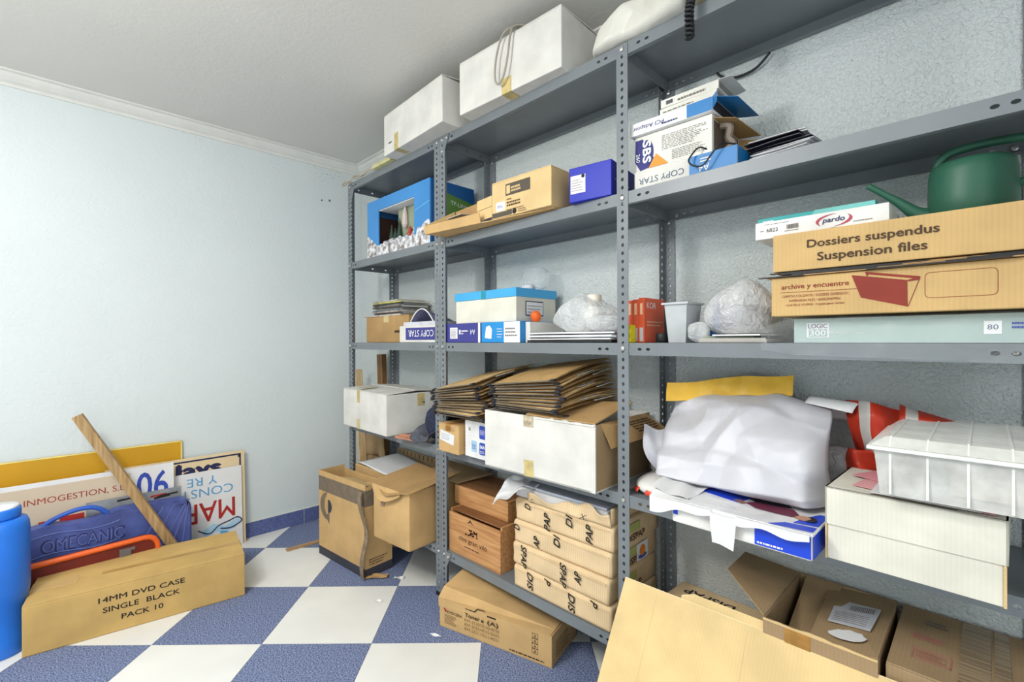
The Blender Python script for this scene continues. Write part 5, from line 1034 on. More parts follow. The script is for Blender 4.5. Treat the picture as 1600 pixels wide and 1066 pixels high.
# striped paper packs
HT = 0.0805; WP, DP = 0.415, 0.283
frag = {0: [('DIS', 0.085, 0.045, -90), ('DIS', 0.268, 0.040, -90), ('P', 0.165, 0.070, -90), ('P', 0.355, 0.070, -90)], 1: [('SPAP', 0.060, 0.040, -90), ('SPAP', 0.240, 0.038, -90), ('AP', 0.300, 0.05, 90)], 2: [('AP', 0.115, 0.028, 90), ('DI', 0.205, 0.058, 90), ('D', 0.02, 0.055, 90)], 3: [('PAP', 0.155, 0.030, 90), ('DI', 0.250, 0.058, 90), ('PAP', 0.330, 0.038, 90), ('D', 0.065, 0.060, 90)]}
for i in range(4):
    dx = (0.0, -0.006, -0.003, 0.004)[i]
    r = thing('paper_pack', '%s striped kraft paper pack printed DISPAP in the stack on the bottom shelf' % ('lowest', 'second lowest', 'third lowest', 'topmost')[i], 'paper pack', (1.712 + dx, -0.292 + 0.002 * i, Z4 + i * HT), (0, -0.6, 0.5, 0.2)[i], 'DISPAP paper packs')
    bm = B(); bx(bm, (0, 0, 0), (WP, DP, HT - 0.001), None, 0.011); bmesh.ops.subdivide_edges(bm, edges=[e for e in bm.edges if e.calc_length() > 0.04], cuts=9, use_grid_fill=True)
    for v in bm.verts:
        if v.co.z > 0.004 and v.co.z < HT - 0.006:
            n_ = noise.noise(Vector((v.co.x * 14, v.co.y * 14 + i * 5, v.co.z * 25)))
            v.co.x += 0.004 * n_; v.co.y += 0.004 * noise.noise(Vector((v.co.x * 17 + 9, i * 3.3, v.co.z * 25)))
    link('wrapper', bm, STRIPE, r, True); b = Box(r, WP, DP, HT)
    bm = B(); bx(bm, (0.012, -0.0035, HT * 0.80), (WP - 0.01, 0.0, HT * 0.82 + 0.001)); link('wrapper_fold', bm, STRIPE, r)
    for s_, u, v, rot in frag[i]: b.text('front', s_, u, v, 0.026, INK, w=0.0195 * len(s_), rot=rot, shear=0.25, off=0.0048, bold=0.02)
    b.text('right', 'DISPAP', 0.125, 0.022, 0.020, INKB, w=0.11, rot=0, off=0.0048, bold=0.02); b.label('right', 0.085, 0.040, 0.150, 0.066, mat('green_label_print', (172, 178, 104), 0.6), off=0.0045)
    if i == 2:
        b.label('right', 0.14, 0.01, 0.21, 0.066, PAPER, off=0.0052); R_ = b.M('right', 0.0062)
        bm = B(); prism(bm, [(0.175 + 0.018 * math.cos(a * PI / 8), 0.040 + 0.018 * math.sin(a * PI / 8)) for a in range(16)], 0, 0.0004, R_); link('printed_orange', bm, mat('orange_fruit_print', (224, 132, 40), 0.5), r)
        bm = B(); prism(bm, [(0.175 + 0.026 * math.cos(a * PI / 8), 0.022 + 0.008 * math.sin(a * PI / 8)) for a in range(16)], 0, 0.0003, R_); link('printed_bowl', bm, BLUEINK, r)
r = thing('paper_pack', 'opened striped paper pack with white sheets showing, on top of the DISPAP stack', 'paper pack', (1.700, -0.280, Z4 + 4 * HT), 1.0)
boxo('sheets', (0.01, 0.005, 0.001), (0.40, 0.27, 0.034), PAPER, r, 0.002); boxo('sheets', (0.03, 0.015, 0.0345), (0.39, 0.265, 0.042), mat('bluish_paper', (206, 212, 226), 0.7), r, 0.001)
def wrapf(x0, x1, y0, zt, seed):
    def fn(s, t):
        x = x0 + (x1 - x0) * s; z = -0.002 + (zt + 0.010 * math.sin(9 * s + seed)) * t; k = crumple(Vector((x, 0, z)), seed, 22) - 0.3
        return Vector((x, y0 - 0.006 * k - 0.012 * t * math.sin(5 * s + seed) - 0.004, z))
    return fn
bm = B(); sheet_grid(bm, 18, 6, wrapf(0.085, 0.30, -0.008, 0.028, 101), 0.0008); link('torn_wrapper', bm, STRIPE, r, True)
bm = B(); sheet_grid(bm, 18, 6, wrapf(0.26, 0.425, -0.010, 0.045, 104), 0.0008); link('torn_wrapper', bm, STRIPE, r, True)
bm = B(); sheet_grid(bm, 6, 14, lambda s, t: Vector((0.418 + 0.004 * math.sin(9 * t), -0.005 + 0.28 * t, -0.001 + 0.052 * s)), 0.0008); link('torn_wrapper', bm, STRIPE, r, True)
bm = B()
def fn(s, t):
    p = Vector((-0.075 + 0.17 * s, -0.040 + 0.10 * t - 0.02 * s, 0.046 - 0.085 * (1 - t) * max(0, 1 - s * 1.05) + 0.006 * math.sin(8 * s + 5 * t)))
    k = crumple(p, 107, 20) - 0.3; return p + Vector((0.01 * k, -0.02 * k, 0.022 * k))
sheet_grid(bm, 26, 20, fn, 0.0012); link('torn_lining', bm, PAPER, r)
text(r, 'D', Matrix(((1, 0, 0, 0), (0, 0, -1, -0.026), (0, 1, 0, 0), (0, 0, 0, 1))), 0.115, 0.012, 0.013, INK, rot=90); text(r, 'X', Matrix(((1, 0, 0, 0), (0, 0, -1, -0.028), (0, 1, 0, 0), (0, 0, 0, 1))), 0.33, 0.012, 0.018, INK, shear=0.4, w=0.03)
# bay 3: cartons in the shade, a fallen paper pack, a leaning panel
r = thing('paper_pack', 'striped kraft paper pack lying at the back of the bottom shelf behind the leaning panel', 'paper pack', (2.215, -0.175, Z4), -2); bm = B(); bx(bm, (0, 0, 0), (0.33, 0.165, 0.098), None, 0.01); link('wrapper', bm, STRIPE, r)
b = Box(r, 0.33, 0.165, 0.098); b.text('top', 'DISPAP', 0.11, 0.11, 0.030, INK, w=0.15, rot=180, bold=0.02)
for k in range(5): b.label('front', 0.01, 0.02 + 0.015 * k, 0.32, 0.024 + 0.015 * k, KRAFTD, 'paper_fold', 0.0006)
r = thing('open_carton', 'open brown carton with a shipping label on its flap under the white lidded box', 'carton', (2.560, -0.322, Z4), 0); W, D, H = 0.212, 0.30, 0.246; b = Box(r, W, D, H)
bm = B(); t = 0.004
for a, q_ in (((0, 0, 0), (W, t, H)), ((0, D - t, 0), (W, D, H)), ((0, t, 0), (t, D - t, H)), ((W - t, t, 0), (W, D - t, H)), ((0, 0, 0), (W, D, t))): bx(bm, a, q_)
link('body', bm, KRAFTD, r)
quado('left_flap', [(0.0, 0.004, H + 0.001), (0.0, D - 0.01, H + 0.001), (-0.125, D - 0.05, H + 0.030), (-0.118, 0.10, H + 0.035)], KRAFTD, r)
quado('back_flap', [(0.02, D - 0.004, H + 0.001), (0.10, D - 0.004, H + 0.001), (0.10, 0.10, H - 0.075), (0.02, 0.10, H - 0.075)], KRAFTD, r)
quado('right_flap', [(0.085, 0.004, H - 0.03), (W, 0.004, H + 0.001), (W, D - 0.006, H + 0.001), (0.075, D - 0.006, H - 0.012)], KRAFTD, r)
MF = Matrix.Translation((0.148, 0.16, H - 0.0050)) @ Matrix.Rotation(math.radians(-10), 4, 'Y')
bm = B(); prism(bm, [(-0.042, -0.055), (0.040, -0.065), (0.045, 0.050), (-0.020, 0.062), (-0.030, 0.03), (-0.045, 0.028)], 0.0042, 0.0052, MF); link('shipping_label', bm, PAPERG, r)
bm = B(); q = random.Random(31)
for i in range(14): prism(bm, [(-0.012 + 0.0035 * i, 0.018), (-0.0105 + 0.0035 * i + 0.001 * q.random(), 0.018), (-0.0105 + 0.0035 * i, 0.045), (-0.012 + 0.0035 * i, 0.045)], 0.0053, 0.0056, MF)
for i in range(6): prism(bm, [(-0.036, -0.045 + 0.009 * i), (0.03, -0.050 + 0.009 * i), (0.03, -0.048 + 0.009 * i), (-0.036, -0.043 + 0.009 * i)], 0.0053, 0.0056, MF)
o = link('bar_lines', bm, INKG, r); o['kind'] = 'stuff'
bm = B(); prism(bm, [(0.034 * math.cos(a * PI / 8) * (1 + 0.12 * math.sin(a * 5)) + 0.006, -0.105 + 0.022 * math.sin(a * PI / 8) * (1 + 0.15 * math.cos(a * 3))) for a in range(16)], 0.0042, 0.0054, MF); link('torn_sticker', bm, PAPER, r)
bm = B(); prism(bm, [(-0.072, 0.062), (-0.046, 0.064), (-0.046, 0.128), (-0.072, 0.128)], 0.0042, 0.0048, MF); link('tape', bm, TAPEB, r)
b.label('front', 0.045, H - 0.09, 0.095, H, TAPEB, 'tape', note='brown parcel tape')
bm = B(); q = random.Random(4); pts = [(0.0, H - 0.004)] + [(W * k / 14, H + 0.005 * q.random()) for k in range(15)] + [(W, H - 0.004)]; prism(bm, pts, 0, 0.002, b.M('front', 0.0)); link('torn_rim', bm, KRAFTL, r)
b = carton('cardboard_box', 'closed brown carton sealed with shiny striped tape at the right end of the bottom shelf', 'box', (2.782, -0.305, Z4), 0.225, 0.292, 0.242, KRAFTD, rz=0, bev=0.003, seam='y')
TAPES = mat('striped_parcel_tape', (172, 150, 118), 0.18, rgb2=(120, 94, 62), scale=14, stretch=(0.5, 14, 1), spec=0.7)
b.label('top', 0.105, 0.0, 0.150, 0.29, TAPES, 'tape', note='shiny parcel tape'); b.label('top', 0.155, 0.0, 0.178, 0.29, TAPES, 'tape'); b.label('front', 0.105, 0.17, 0.150, 0.242, TAPEB, 'tape')
FADR = mat('faded_red_ink', (186, 116, 110), 0.7)
for (u0, v0, u1, v1) in ((0.035, 0.055, 0.095, 0.057), (0.035, 0.098, 0.095, 0.100), (0.035, 0.055, 0.037, 0.1), (0.093, 0.055, 0.095, 0.1)): b.label('top', u0, v0, u1, v1, FADR, 'printed_line')
b.bars('top', 0.042, 0.064, 0.09, 0.094, 3, FADR, 80, 0.5); b.bars('top', 0.03, 0.14, 0.085, 0.165, 2, FADR, 81, 0.6); b.bars('top', 0.045, 0.215, 0.085, 0.245, 2, INKG, 82, 0.5)
def leaning(name, label, x0, x1, ztop, ytop, slope, drop_r, m, t=0.005, notch=None):
    r = thing(name, label, 'cardboard', (x0, ytop - slope * ztop, 0.0008)); L = math.hypot(ztop, slope * ztop); a = math.atan2(ztop, slope * ztop)
    M = Matrix(((1, 0, 0, 0), (0, math.cos(a), -math.sin(a), 0), (0, math.sin(a), math.cos(a), 0), (0, 0, 0, 1)))
    bm = B(); pts = [(0, 0), (x1 - x0, 0), (x1 - x0, L + drop_r), (0, L)] if not notch else notch(L)
    prism(bm, pts, -0.0, t, M); bmesh.ops.recalc_face_normals(bm, faces=bm.faces[:]); link('board', bm, m, r)
    bm = B(); prism(bm, [(pts[-1][0], pts[-1][1]), (pts[-2][0], pts[-2][1]), (pts[-2][0], pts[-2][1] + 0.0015), (pts[-1][0], pts[-1][1] + 0.0015)], 0, t, M); bmesh.ops.recalc_face_normals(bm, faces=bm.faces[:]); link('cut_edge', bm, mat('cut_board_edge', (236, 218, 176), 0.8), r)
    for x in ((0.10, 0.33) if not notch else ()):
        bm = B(); prism(bm, [(x, 0.0), (x + 0.004, 0.0), (x + 0.002, L - 0.01), (x, L - 0.01)], t, t + 0.0004, M); link('fold_crease', bm, KRAFTL, r)
    return r
leaning('flattened_carton', 'large flattened pale kraft panel leaning against the bottom shelf in the right foreground', 2.196, 2.86, 0.418, -0.318, 0.62, 0.008, KRAFTP)
leaning('flattened_carton', 'smaller kraft sheet tucked behind the large leaning panel', 2.36, 2.64, 0.437, -0.306, 0.50, 0.0, KRAFTP, 0.004, notch=lambda L: [(0, 0), (0.28, 0), (0.28, L - 0.045), (0.244, L - 0.012), (0.235, L + 0.002), (0.035, L + 0.002), (0, L - 0.012)])

# ================================================================== ON THE FLOOR
# toner carton half under the shelf
r = thing('toner_carton', 'kraft KYOCERA toner carton on the floor half under the bottom shelf', 'carton', (1.434, -0.420, 0.0006), 14.5); W, D, H = 0.480, 0.21, 0.108; b = Box(r, W, D, H)
boxo('body', (0, 0, 0), (W, D, H), KRAFT, r, 0.002)
bm = B(); pr = [(-0.004, -0.0015, 0.075), (-0.004, -0.0015, H + 0.002), (-0.004, 0.035, H + 0.030), (-0.004, 0.205, H + 0.050), (-0.004, 0.212, H + 0.02), (-0.004, 0.212, 0.09)]
A = [bm.verts.new(p) for p in pr]; C = [bm.verts.new((W * 0.985 + 0.002, p[1], H + 0.001 + (p[2] - H) * (0.10 if p[2] > H else 0.02))) for p in pr]
n = len(pr)
for i in range(n): bm.faces.new((A[i], C[i], C[(i + 1) % n], A[(i + 1) % n]))
bm.faces.new(A); bm.faces.new(C[::-1]); bmesh.ops.recalc_face_normals(bm, faces=bm.faces[:]); link('lid', bm, KRAFT, r)
SLOT = mat('dark_slot', (52, 36, 22), 0.8)
b.poly('front', [(0.125, 0.1035), (0.165, 0.1035), (0.180, 0.118), (0.215, 0.119), (0.215, 0.1165), (0.182, 0.1145), (0.168, 0.100), (0.125, 0.1008)], SLOT, 'tab_slot', 0.0035); b.poly('front', [(0.222, 0.104), (0.26, 0.104), (0.26, 0.099), (0.222, 0.099)], SLOT, 'tab_slot', 0.0026)
b.text('front', 'KYOCERA', 0.074, 0.0660, 0.0105, INKB, w=0.070, bold=0.012, off=0.003); bm = B(); R_ = b.M('front', 0.003); prism(bm, [(0.026, 0.070), (0.031, 0.075), (0.036, 0.070), (0.031, 0.062)], 0, 0.0004, R_); prism(bm, [(0.022, 0.074), (0.026, 0.078), (0.029, 0.074), (0.025, 0.071)], 0, 0.0004, R_); link('logo_mark', bm, REDINK, r)
b.bars('front', 0.025, 0.018, 0.082, 0.056, 7, INKK, 90, 0.45, 0.001)
b.text('front', 'Toner', 0.156, 0.0795, 0.0150, INKB, w=0.066, bold=0.02, off=0.003); b.text('front', '(A)', 0.246, 0.0780, 0.0195, INKB, w=0.046, bold=0.02, off=0.003); b.poly('front', [(0.196, 0.0725), (0.206, 0.0725), (0.206, 0.081), (0.196, 0.081)], INKB, 'printed_mark', 0.003)
b.text('front', 'KM-2530/3530/4030\nKM-3035/4035/5035\nKM-2531/3531/4031', 0.196, 0.042, 0.044, INKK, w=0.152, off=0.001)
for k in range(4): 
    z = 0.030 + 0.0175 * k
    for (u0, v0, u1, v1) in ((0.405, z, 0.428, z + 0.001), (0.405, z + 0.016, 0.428, z + 0.017), (0.405, z, 0.406, z + 0.017), (0.427, z, 0.428, z + 0.017)): b.label('front', u0, v0, u1, v1, INKB, 'printed_line', 0.0008)
    b.poly('front', [(0.410, z + 0.004), (0.423, z + 0.004), (0.4165, z + 0.014)], INKK, 'printed_mark', 0.001)
b.bars('front', 0.315, 0.010, 0.455, 0.016, 1, INKB, 91, 0.8, 0.001); b.bars('right', 0.03, 0.02, 0.15, 0.08, 6, INKK, 92, 0.4, 0.001)
# DVD case carton
r = thing('long_carton', 'long kraft carton printed 14MM DVD CASE on the floor at left', 'carton', (0.555, -1.560, 0.0006), math.degrees(math.atan2(0.670, 0.099))); W, D, H = 0.682, 0.315, 0.180; b = Box(r, W, D, H)
DVD = card('ochre_kraft', (200, 166, 104), 'Z', depth=0.04)
boxo('body', (0, 0, 0), (W, D, H - 0.004), DVD, r, 0.004)
boxo('top_flap', (0.001, 0.001, H - 0.004), (W - 0.001, D * 0.47, H), DVD, r, 0.001); boxo('top_flap', (0.001, D * 0.475, H - 0.004), (W - 0.001, D - 0.001, H - 0.0005), DVD, r, 0.001)
TAPO = mat('glossy_kraft_tape', (212, 180, 120), 0.25, 0.04, 20)
b.label('top', 0.0, D * 0.47 - 0.045, 0.13, D * 0.47 + 0.04, TAPO, 'tape'); b.label('top', 0.20, D * 0.47 - 0.012, W, D * 0.47 + 0.012, mat('ochre_seam_tape', (184, 148, 84), 0.35), 'tape'); b.label('right', D * 0.47 - 0.04, 0.10, D * 0.47 + 0.04, H, TAPO, 'tape'); b.label('left', D * 0.5 - 0.04, 0.1, D * 0.5 + 0.05, H, TAPO, 'tape')
b.text('front', '14MM DVD CASE', 0.335, 0.1325, 0.0195, INK, w=0.265, bold=0.012); b.text('front', 'SINGLE', 0.268, 0.0935, 0.0195, INK, w=0.106, bold=0.012); b.text('front', 'BLACK', 0.398, 0.0935, 0.0195, INK, w=0.106, bold=0.012); b.text('front', 'PACK 10', 0.333, 0.0535, 0.0195, INK, w=0.128, bold=0.012)
# signs leaning on the left wall; faces look along +x
def board(name, label, y0, y1, ztop, xb, xt, t, m, zb=0.0006):
    """a flat board leaning on the left wall: foot at x=xb, top at x=xt; local u runs towards +y, v up the board"""
    r = thing(name, label, 'sign', (xb, y0, zb)); L = math.hypot(ztop - zb, xb - xt); ax = Vector(((xt - xb) / L, 0, (ztop - zb) / L)); n = Vector((0, 1, 0)).cross(ax)
    M = Matrix((Vector((0, 1, 0)), ax, n)).transposed().to_4x4()
    bm = B(); prism(bm, [(0, 0), (y1 - y0, 0), (y1 - y0, L), (0, L)], 0, t, M); bmesh.ops.recalc_face_normals(bm, faces=bm.faces[:]); link('board', bm, m, r)
    M2 = M.copy(); M2.translation = n * (t + 0.0006); return r, M2, L
def plate(r, M, pts, m, name='printed_panel', off=0.0, t=0.0004):
    bm = B(); prism(bm, pts, off, off + t, M); bmesh.ops.recalc_face_normals(bm, faces=bm.faces[:]); return link(name, bm, m, r)
def rect(u0, v0, u1, v1): return [(u0, v0), (u1, v0), (u1, v1), (u0, v1)]
r, M, L = board('sign_board', 'plain mustard yellow board with a pale edge leaning against the left wall', -2.25, -0.998, 0.596, 0.026, 0.010, 0.004, mat('mustard_board', (206, 154, 22), 0.5, 0.04, 3))
plate(r, M, rect(0, L - 0.006, 1.252, L), mat('pale_yellow_edge', (236, 220, 130), 0.6), 'edge_strip'); plate(r, M, rect(1.246, 0, 1.252, L), mat('pale_yellow_edge', (236, 220, 130), 0.6), 'edge_strip')
CREAMB = mat('cream_sign_board', (228, 206, 166), 0.5, 0.03, 4)
r, M, L = board('sign_board', 'cream sign board with a navy frame line and the word lays, behind the white sign', -1.30, -0.716, 0.503, 0.048, 0.028, 0.006, CREAMB)
plate(r, M, rect(0.02, L - 0.022, 0.566, L - 0.014), NAVY, 'frame_line'); plate(r, M, rect(0.558, 0.02, 0.566, L - 0.014), NAVY, 'frame_line')
plate(r, M, [(0.556 + 0.006 * math.cos(a), L - 0.028 + 0.006 * math.sin(a)) for a in [k * PI / 4 for k in range(8)]], INK, 'screw_head', 0.0003)
text(r, 'lays', M, 0.372, L - 0.074, 0.085, NAVY, w=0.19, bold=0.05)
r, M, L = board('sign_board', 'white sign with upside down red and light blue lettering in front of the cream board', -1.29, -0.735, 0.425, 0.066, 0.044, 0.003, PAPER)
M180 = M @ Matrix.Translation((0, 0, 0.0006))
PW = 0.555
text(r, 'Y RE', M180, 0.372, L - 0.050, 0.042, SKY, w=0.135, rot=180); text(r, 'CONST', M180, 0.395, L - 0.108, 0.044, SKY, w=0.235, rot=180); text(r, 'MAR', M180, 0.402, L - 0.212, 0.098, REDINK, w=0.235, rot=180, bold=0.01)
plate(r, M, [(0.36, 0.115), (0.42, 0.145), (0.47, 0.118), (0.53, 0.148), (0.545, 0.135), (0.52, 0.10), (0.47, 0.085), (0.43, 0.10), (0.38, 0.085)], mat('sky_blue_print', (176, 214, 236), 0.5), 'printed_emblem'); 
bm = B(); tube(bm, [M @ Vector(p) for p in spline([(0.35, 0.125, 0.001), (0.40, 0.098, 0.001), (0.44, 0.128, 0.001), (0.49, 0.142, 0.001), (0.53, 0.152, 0.001), (0.55, 0.128, 0.001), (0.50, 0.104, 0.001), (0.45, 0.112, 0.001)], 6)], 0.003, 5); link('printed_line', bm, NAVY, r)
plate(r, M, [(0.44, 0.02), (0.475, 0.02), (0.485, 0.09), (0.45, 0.10)], SKY, 'printed_emblem', 0.0005)
r, M, L = board('sign_board', 'white and tan INMOGESTION, S.L. sign with a blue number, before the yellow board', -2.20, -1.046, 0.506, 0.104, 0.082, 0.004, PAPER)
y0 = -2.20
TANP = mat('tan_sign_panel', (214, 196, 172), 0.5, 0.03, 2)
plate(r, M, rect(0.0, 0.0, -1.213 - y0, L - 0.020), TANP)
text(r, 'INMOGESTION, S.L.', M @ Matrix.Translation((0, 0, 0.0012)), -1.395 - y0, L - 0.082, 0.030, mat('brick_red_ink', (164, 66, 46), 0.6), w=0.335, rot=0, name='lettering'); text(r, '06', M, -1.130 - y0, L - 0.092, 0.122, BLUEINK, w=0.118, bold=0.015)
for (a, c, h0, h1) in ((-1.520, -1.490, 0.20, 0.338), (-1.455, -1.375, 0.20, 0.345), (-1.36, -1.33, 0.2, 0.33), (-1.315, -1.24, 0.2, 0.335)): plate(r, M, rect(a - y0, h0, c - y0, h1), REDINK, 'printed_letter', 0.0008)
# grey printed sheet behind the tool case
r, M, L = board('printed_sheet', 'grey printed sheet with dark and red strokes standing behind the blue tool case', -1.37, -1.02, 0.388, 0.118, 0.112, 0.002, mat('grey_sheet', (152, 156, 160), 0.5, 0.12, 14))
q = random.Random(6)
for k in range(9):
    u, v = 0.03 + 0.29 * q.random(), L - 0.02 - 0.05 * q.random(); l = 0.03 + 0.06 * q.random(); plate(r, M, [(u, v), (min(u + l, 0.335), v + 0.004), (min(u + l, 0.335), v + 0.011), (u, v + 0.009)], (INK, INK, REDINK)[k % 3], 'printed_stroke', 0.0001 * k)
# blue tool case
CASE = mat('blue_case_plastic', (78, 92, 158), 0.5, 0.12, 14, bump=0.15, bscale=60)
r = thing('tool_case', 'scuffed blue plastic tool case with embossed lettering standing behind the DVD carton', 'tool case', (0.204, -1.602, 0.0006)); MC = Matrix(((0, 0, 1, 0), (1, 0, 0, 0), (0, 1, 0, 0), (0, 0, 0, 1)))   # (u,v,n) -> (y,z,x)
out_ = [(0.0, 0.0), (0.585, 0.0), (0.603, 0.012), (0.608, 0.05), (0.608, 0.305), (0.600, 0.330), (0.58, 0.343), (0.42, 0.352), (0.33, 0.352), (0.29, 0.340), (0.24, 0.330), (0.17, 0.333), (0.12, 0.343), (0.05, 0.338), (0.015, 0.325), (0.0, 0.29)]
bm = B(); prism(bm, out_, -0.078, 0.0, MC); bmesh.ops.recalc_face_normals(bm, faces=bm.faces[:]); bmesh.ops.bevel(bm, geom=[e for e in bm.edges], offset=0.006, segments=2, affect='EDGES'); link('body', bm, CASE, r)
bm = B(); tube(bm, [MC @ Vector((u, v, -0.036)) for u, v in spline([(0.095, 0.335), (0.115, 0.352), (0.155, 0.370), (0.205, 0.382), (0.25, 0.379), (0.280, 0.362), (0.300, 0.340)], 6)], 0.0095, 10); link('handle', bm, mat('bright_blue_case_handle', (48, 92, 190), 0.45), r, True)
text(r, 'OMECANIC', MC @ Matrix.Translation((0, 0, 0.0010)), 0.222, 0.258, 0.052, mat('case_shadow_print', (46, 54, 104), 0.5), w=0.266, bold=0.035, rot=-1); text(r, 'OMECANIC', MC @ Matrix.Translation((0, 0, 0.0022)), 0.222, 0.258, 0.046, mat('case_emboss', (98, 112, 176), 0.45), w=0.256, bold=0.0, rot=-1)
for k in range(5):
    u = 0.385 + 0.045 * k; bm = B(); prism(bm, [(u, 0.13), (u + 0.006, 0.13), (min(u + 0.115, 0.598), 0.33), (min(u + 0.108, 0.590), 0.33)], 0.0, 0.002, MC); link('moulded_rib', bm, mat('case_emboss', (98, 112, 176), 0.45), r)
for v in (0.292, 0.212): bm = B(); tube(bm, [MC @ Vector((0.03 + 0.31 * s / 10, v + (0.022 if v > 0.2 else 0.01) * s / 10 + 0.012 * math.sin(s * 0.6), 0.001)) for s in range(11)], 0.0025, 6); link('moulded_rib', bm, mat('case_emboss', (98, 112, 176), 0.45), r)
bm = B(); bx(bm, (-0.02, 0.555, 0.322), (0.004, 0.585, 0.345), None, 0.002); link('latch', bm, CASE, r)
# orange organiser
r = thing('organiser_case', 'orange rimmed organiser case with a dark red panel just behind the DVD carton', 'case', (0.262, -1.62, 0.0006)); MO = MC
A = rr(0.0, 0.02, 0.478, 0.238, 0.045)
A = [(u, v - 0.012 + 0.028 * u) for u, v in A]
bm = B(); prism(bm, A, 0.0, 0.045, MO); bmesh.ops.recalc_face_normals(bm, faces=bm.faces[:]); link('body', bm, mat('dark_red_case', (112, 36, 28), 0.45), r)
bm = B(); tube(bm, [MO @ Vector((u, v, 0.045)) for u, v in A], 0.011, 8, closed=True); link('rim', bm, ORANGE, r, True)
bm = B(); bx(bm, (0.046, 0.345, 0.175), (0.052, 0.385, 0.212), None, 0.002); bx(bm, (0.046, 0.385, 0.200), (0.052, 0.398, 0.212)); link('latch', bm, mat('grey_latch', (112, 108, 110), 0.4), r)
# wooden batten
r = thing('wooden_batten', 'rough wooden batten leaning against the signs with its foot behind the DVD carton', 'batten', (0, 0, 0))
p0 = Vector((0.278, -1.003, 0.008)); p1 = Vector((0.163, -1.399, 0.785)); ax = (p1 - p0).normalized(); sx_ = Vector((0.35, 0.9, 0.3)).cross(ax).normalized(); sy_ = ax.cross(sx_)
M = Matrix((sx_, sy_, ax)).transposed().to_4x4(); M.translation = p0; L = (p1 - p0).length
bm = B(); bx(bm, (-0.011, -0.019, 0.0), (0.011, 0.019, L), M, 0.0025); link('shaft', bm, STICKW, r)
bm = B(); bx(bm, (-0.009, -0.0165, L), (0.009, 0.0165, L + 0.0008), M); link('end_grain', bm, mat('end_grain_wood', (196, 168, 126), 0.8), r)
# blue bottle
r = thing('jerrycan', 'blue plastic canister with a white cap standing on the floor at the left edge', 'canister', (0.452, -1.619, 0.0006)); BLP = mat('blue_canister_plastic', (34, 116, 220), 0.42, 0.05, 4, spec=0.5)
bm = B(); lathe(bm, [(0.070, 0), (0.074, 0.006), (0.071, 0.06), (0.070, 0.16), (0.079, 0.20), (0.082, 0.23), (0.082, 0.43), (0.080, 0.455), (0.074, 0.470), (0.056, 0.476), (0.050, 0.480)], 36); link('body', bm, BLP, r, True)
bm = B(); lathe(bm, [(0.058, 0.478), (0.060, 0.482), (0.060, 0.508), (0.057, 0.512)], 30); link('collar', bm, BLP, r, True)
bm = B(); lathe(bm, [(0.053, 0.511), (0.055, 0.512), (0.055, 0.518), (0.051, 0.522)], 30); link('cap', bm, mat('white_cap_plastic', (230, 234, 238), 0.4), r, True)
bm = B(); tube(bm, spline([(-0.05, -0.055, 0.462), (-0.062, -0.075, 0.505), (-0.06, -0.09, 0.528), (-0.05, -0.11, 0.500), (-0.048, -0.095, 0.44)], 6), 0.014, 10); link('handle', bm, BLP, r, True)
# bits on the floor and in the corner
o = boxo('wood_strip', (0, 0, 0), (0.030, 0.27, 0.008), wood('pale_strip_wood', (186, 150, 110), (160, 122, 84), (30, 2, 30)), None, 0.001); o.location = (0.318, -0.600, 0.0006); o.rotation_euler = (0, 0, math.radians(-3)); tag(o, 'thin wooden strip lying on the floor left of the tall carton', 'strip')
for k, (x, y, w_, d_, rz_, lab) in enumerate(((0.995, -0.360, 0.045, 0.022, 40, 'larger white paper scrap on the floor in front of the bottom shelf'), (1.115, -0.520, 0.030, 0.016, 70, 'small white paper scrap on the edge of a white tile'), (1.455, -0.482, 0.05, 0.010, 20, 'thin white paper sliver on the floor by the toner carton'))):
    bm = B(); sheet_grid(bm, 5, 4, lambda s, t: Vector((w_ * s, d_ * t, 0.004 + 0.003 * math.sin(6 * s + 3 * t + k))), 0.0006); o = link('paper_scrap', bm, PAPER); o.location = (x, y, 0.0); o.rotation_euler = (0, 0, math.radians(rz_)); tag(o, lab, 'paper scrap')
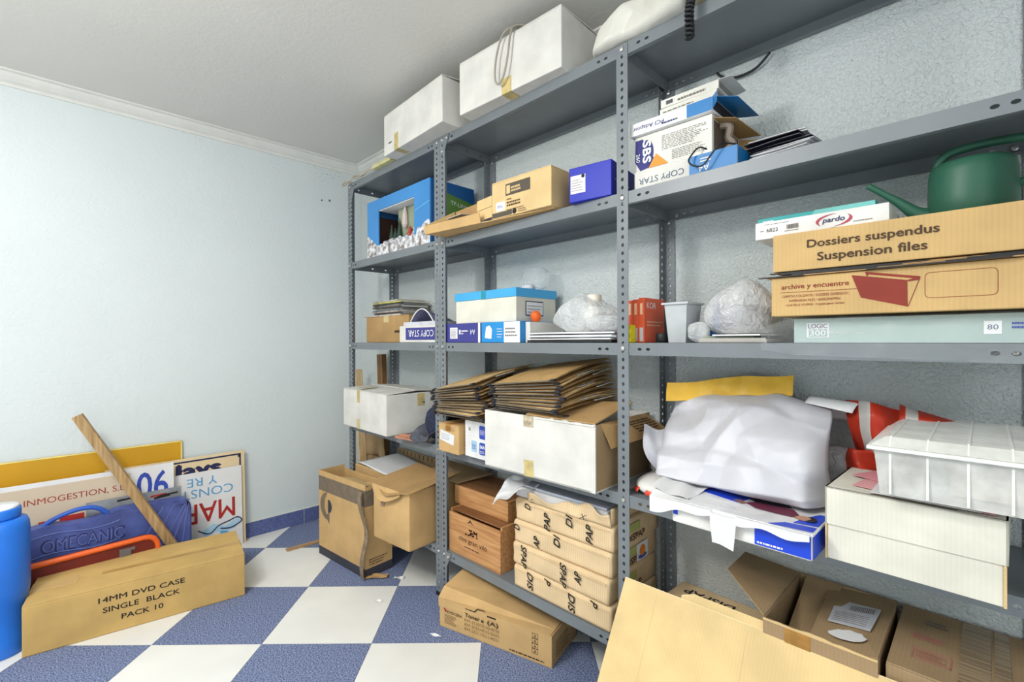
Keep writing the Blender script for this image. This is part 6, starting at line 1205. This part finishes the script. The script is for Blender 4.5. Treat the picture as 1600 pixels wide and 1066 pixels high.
bm = B(); sheet_grid(bm, 6, 4, lambda s, t: Vector((0.10 * s, 0.035 * t, 0.003 + 0.006 * math.sin(4 * s + 3 * t) ** 2)), 0.003); o = link('card_scrap', bm, KRAFT2); o.location = (0.905, -0.455, 0.0006); o.rotation_euler = (0, 0, math.radians(50)); tag(o, 'torn brown cardboard scrap on the floor at the foot of the tall carton', 'scrap')
def stick(name, label, cat, p0, p1, a, bb, m, part='shaft'):
    r = thing(name, label, cat, (0, 0, 0)); p0, p1 = Vector(p0), Vector(p1); ax = (p1 - p0).normalized(); sy_ = ax.cross(Vector((1, 0, 0))).normalized(); sx_ = sy_.cross(ax)
    M = Matrix((sx_, sy_, ax)).transposed().to_4x4(); M.translation = p0; bm = B(); bx(bm, (-a / 2, -bb / 2, 0), (a / 2, bb / 2, (p1 - p0).length), M, 0.001); bmesh.ops.recalc_face_normals(bm, faces=bm.faces[:]); link(part, bm, m, r); return r
stick('wooden_stake', 'pale wooden slat standing in the corner between left wall and shelving', 'slat', (0.255, -0.115, 0.002), (0.17, -0.11, 0.925), 0.014, 0.045, wood('pale_slat_wood', (226, 200, 160), (200, 170, 126), (30, 30, 2)))
stick('wooden_plank', 'brown plank standing upright in the corner behind the left shelf post', 'plank', (0.395, -0.055, 0.002), (0.345, -0.050, 1.02), 0.06, 0.03, wood('brown_plank_wood', (142, 104, 64), (104, 74, 44), (30, 30, 2)))
r = stick('white_board', 'white board standing in the corner behind the tall carton', 'board', (0.27, -0.035, 0.002), (0.27, -0.020, 0.66), 0.19, 0.010, PAPERG, 'panel')
r = thing('kraft_wrap', 'crumpled kraft paper hanging in the corner below the white box', 'paper', (0.30, -0.075, 0.0))
bm = B()
def fn(s, t):
    p = Vector((-0.10 + 0.20 * s, -0.015 * math.sin(s * 9), 0.40 + 0.235 * t)); k = crumple(p, 111, 16) - 0.3; p.x += 0.02 * (1 - t) * (s - 0.5) * 4
    return p + Vector((0.02 * k, -0.02 * k, 0))
sheet_grid(bm, 16, 14, fn, 0.002); link('sheet', bm, KRAFTD, r, True)
bm = B(); bx(bm, (-0.1, -0.004, 0.0), (0.08, 0.016, 0.40), None, 0.003); link('lower_board', bm, KRAFTD, r)
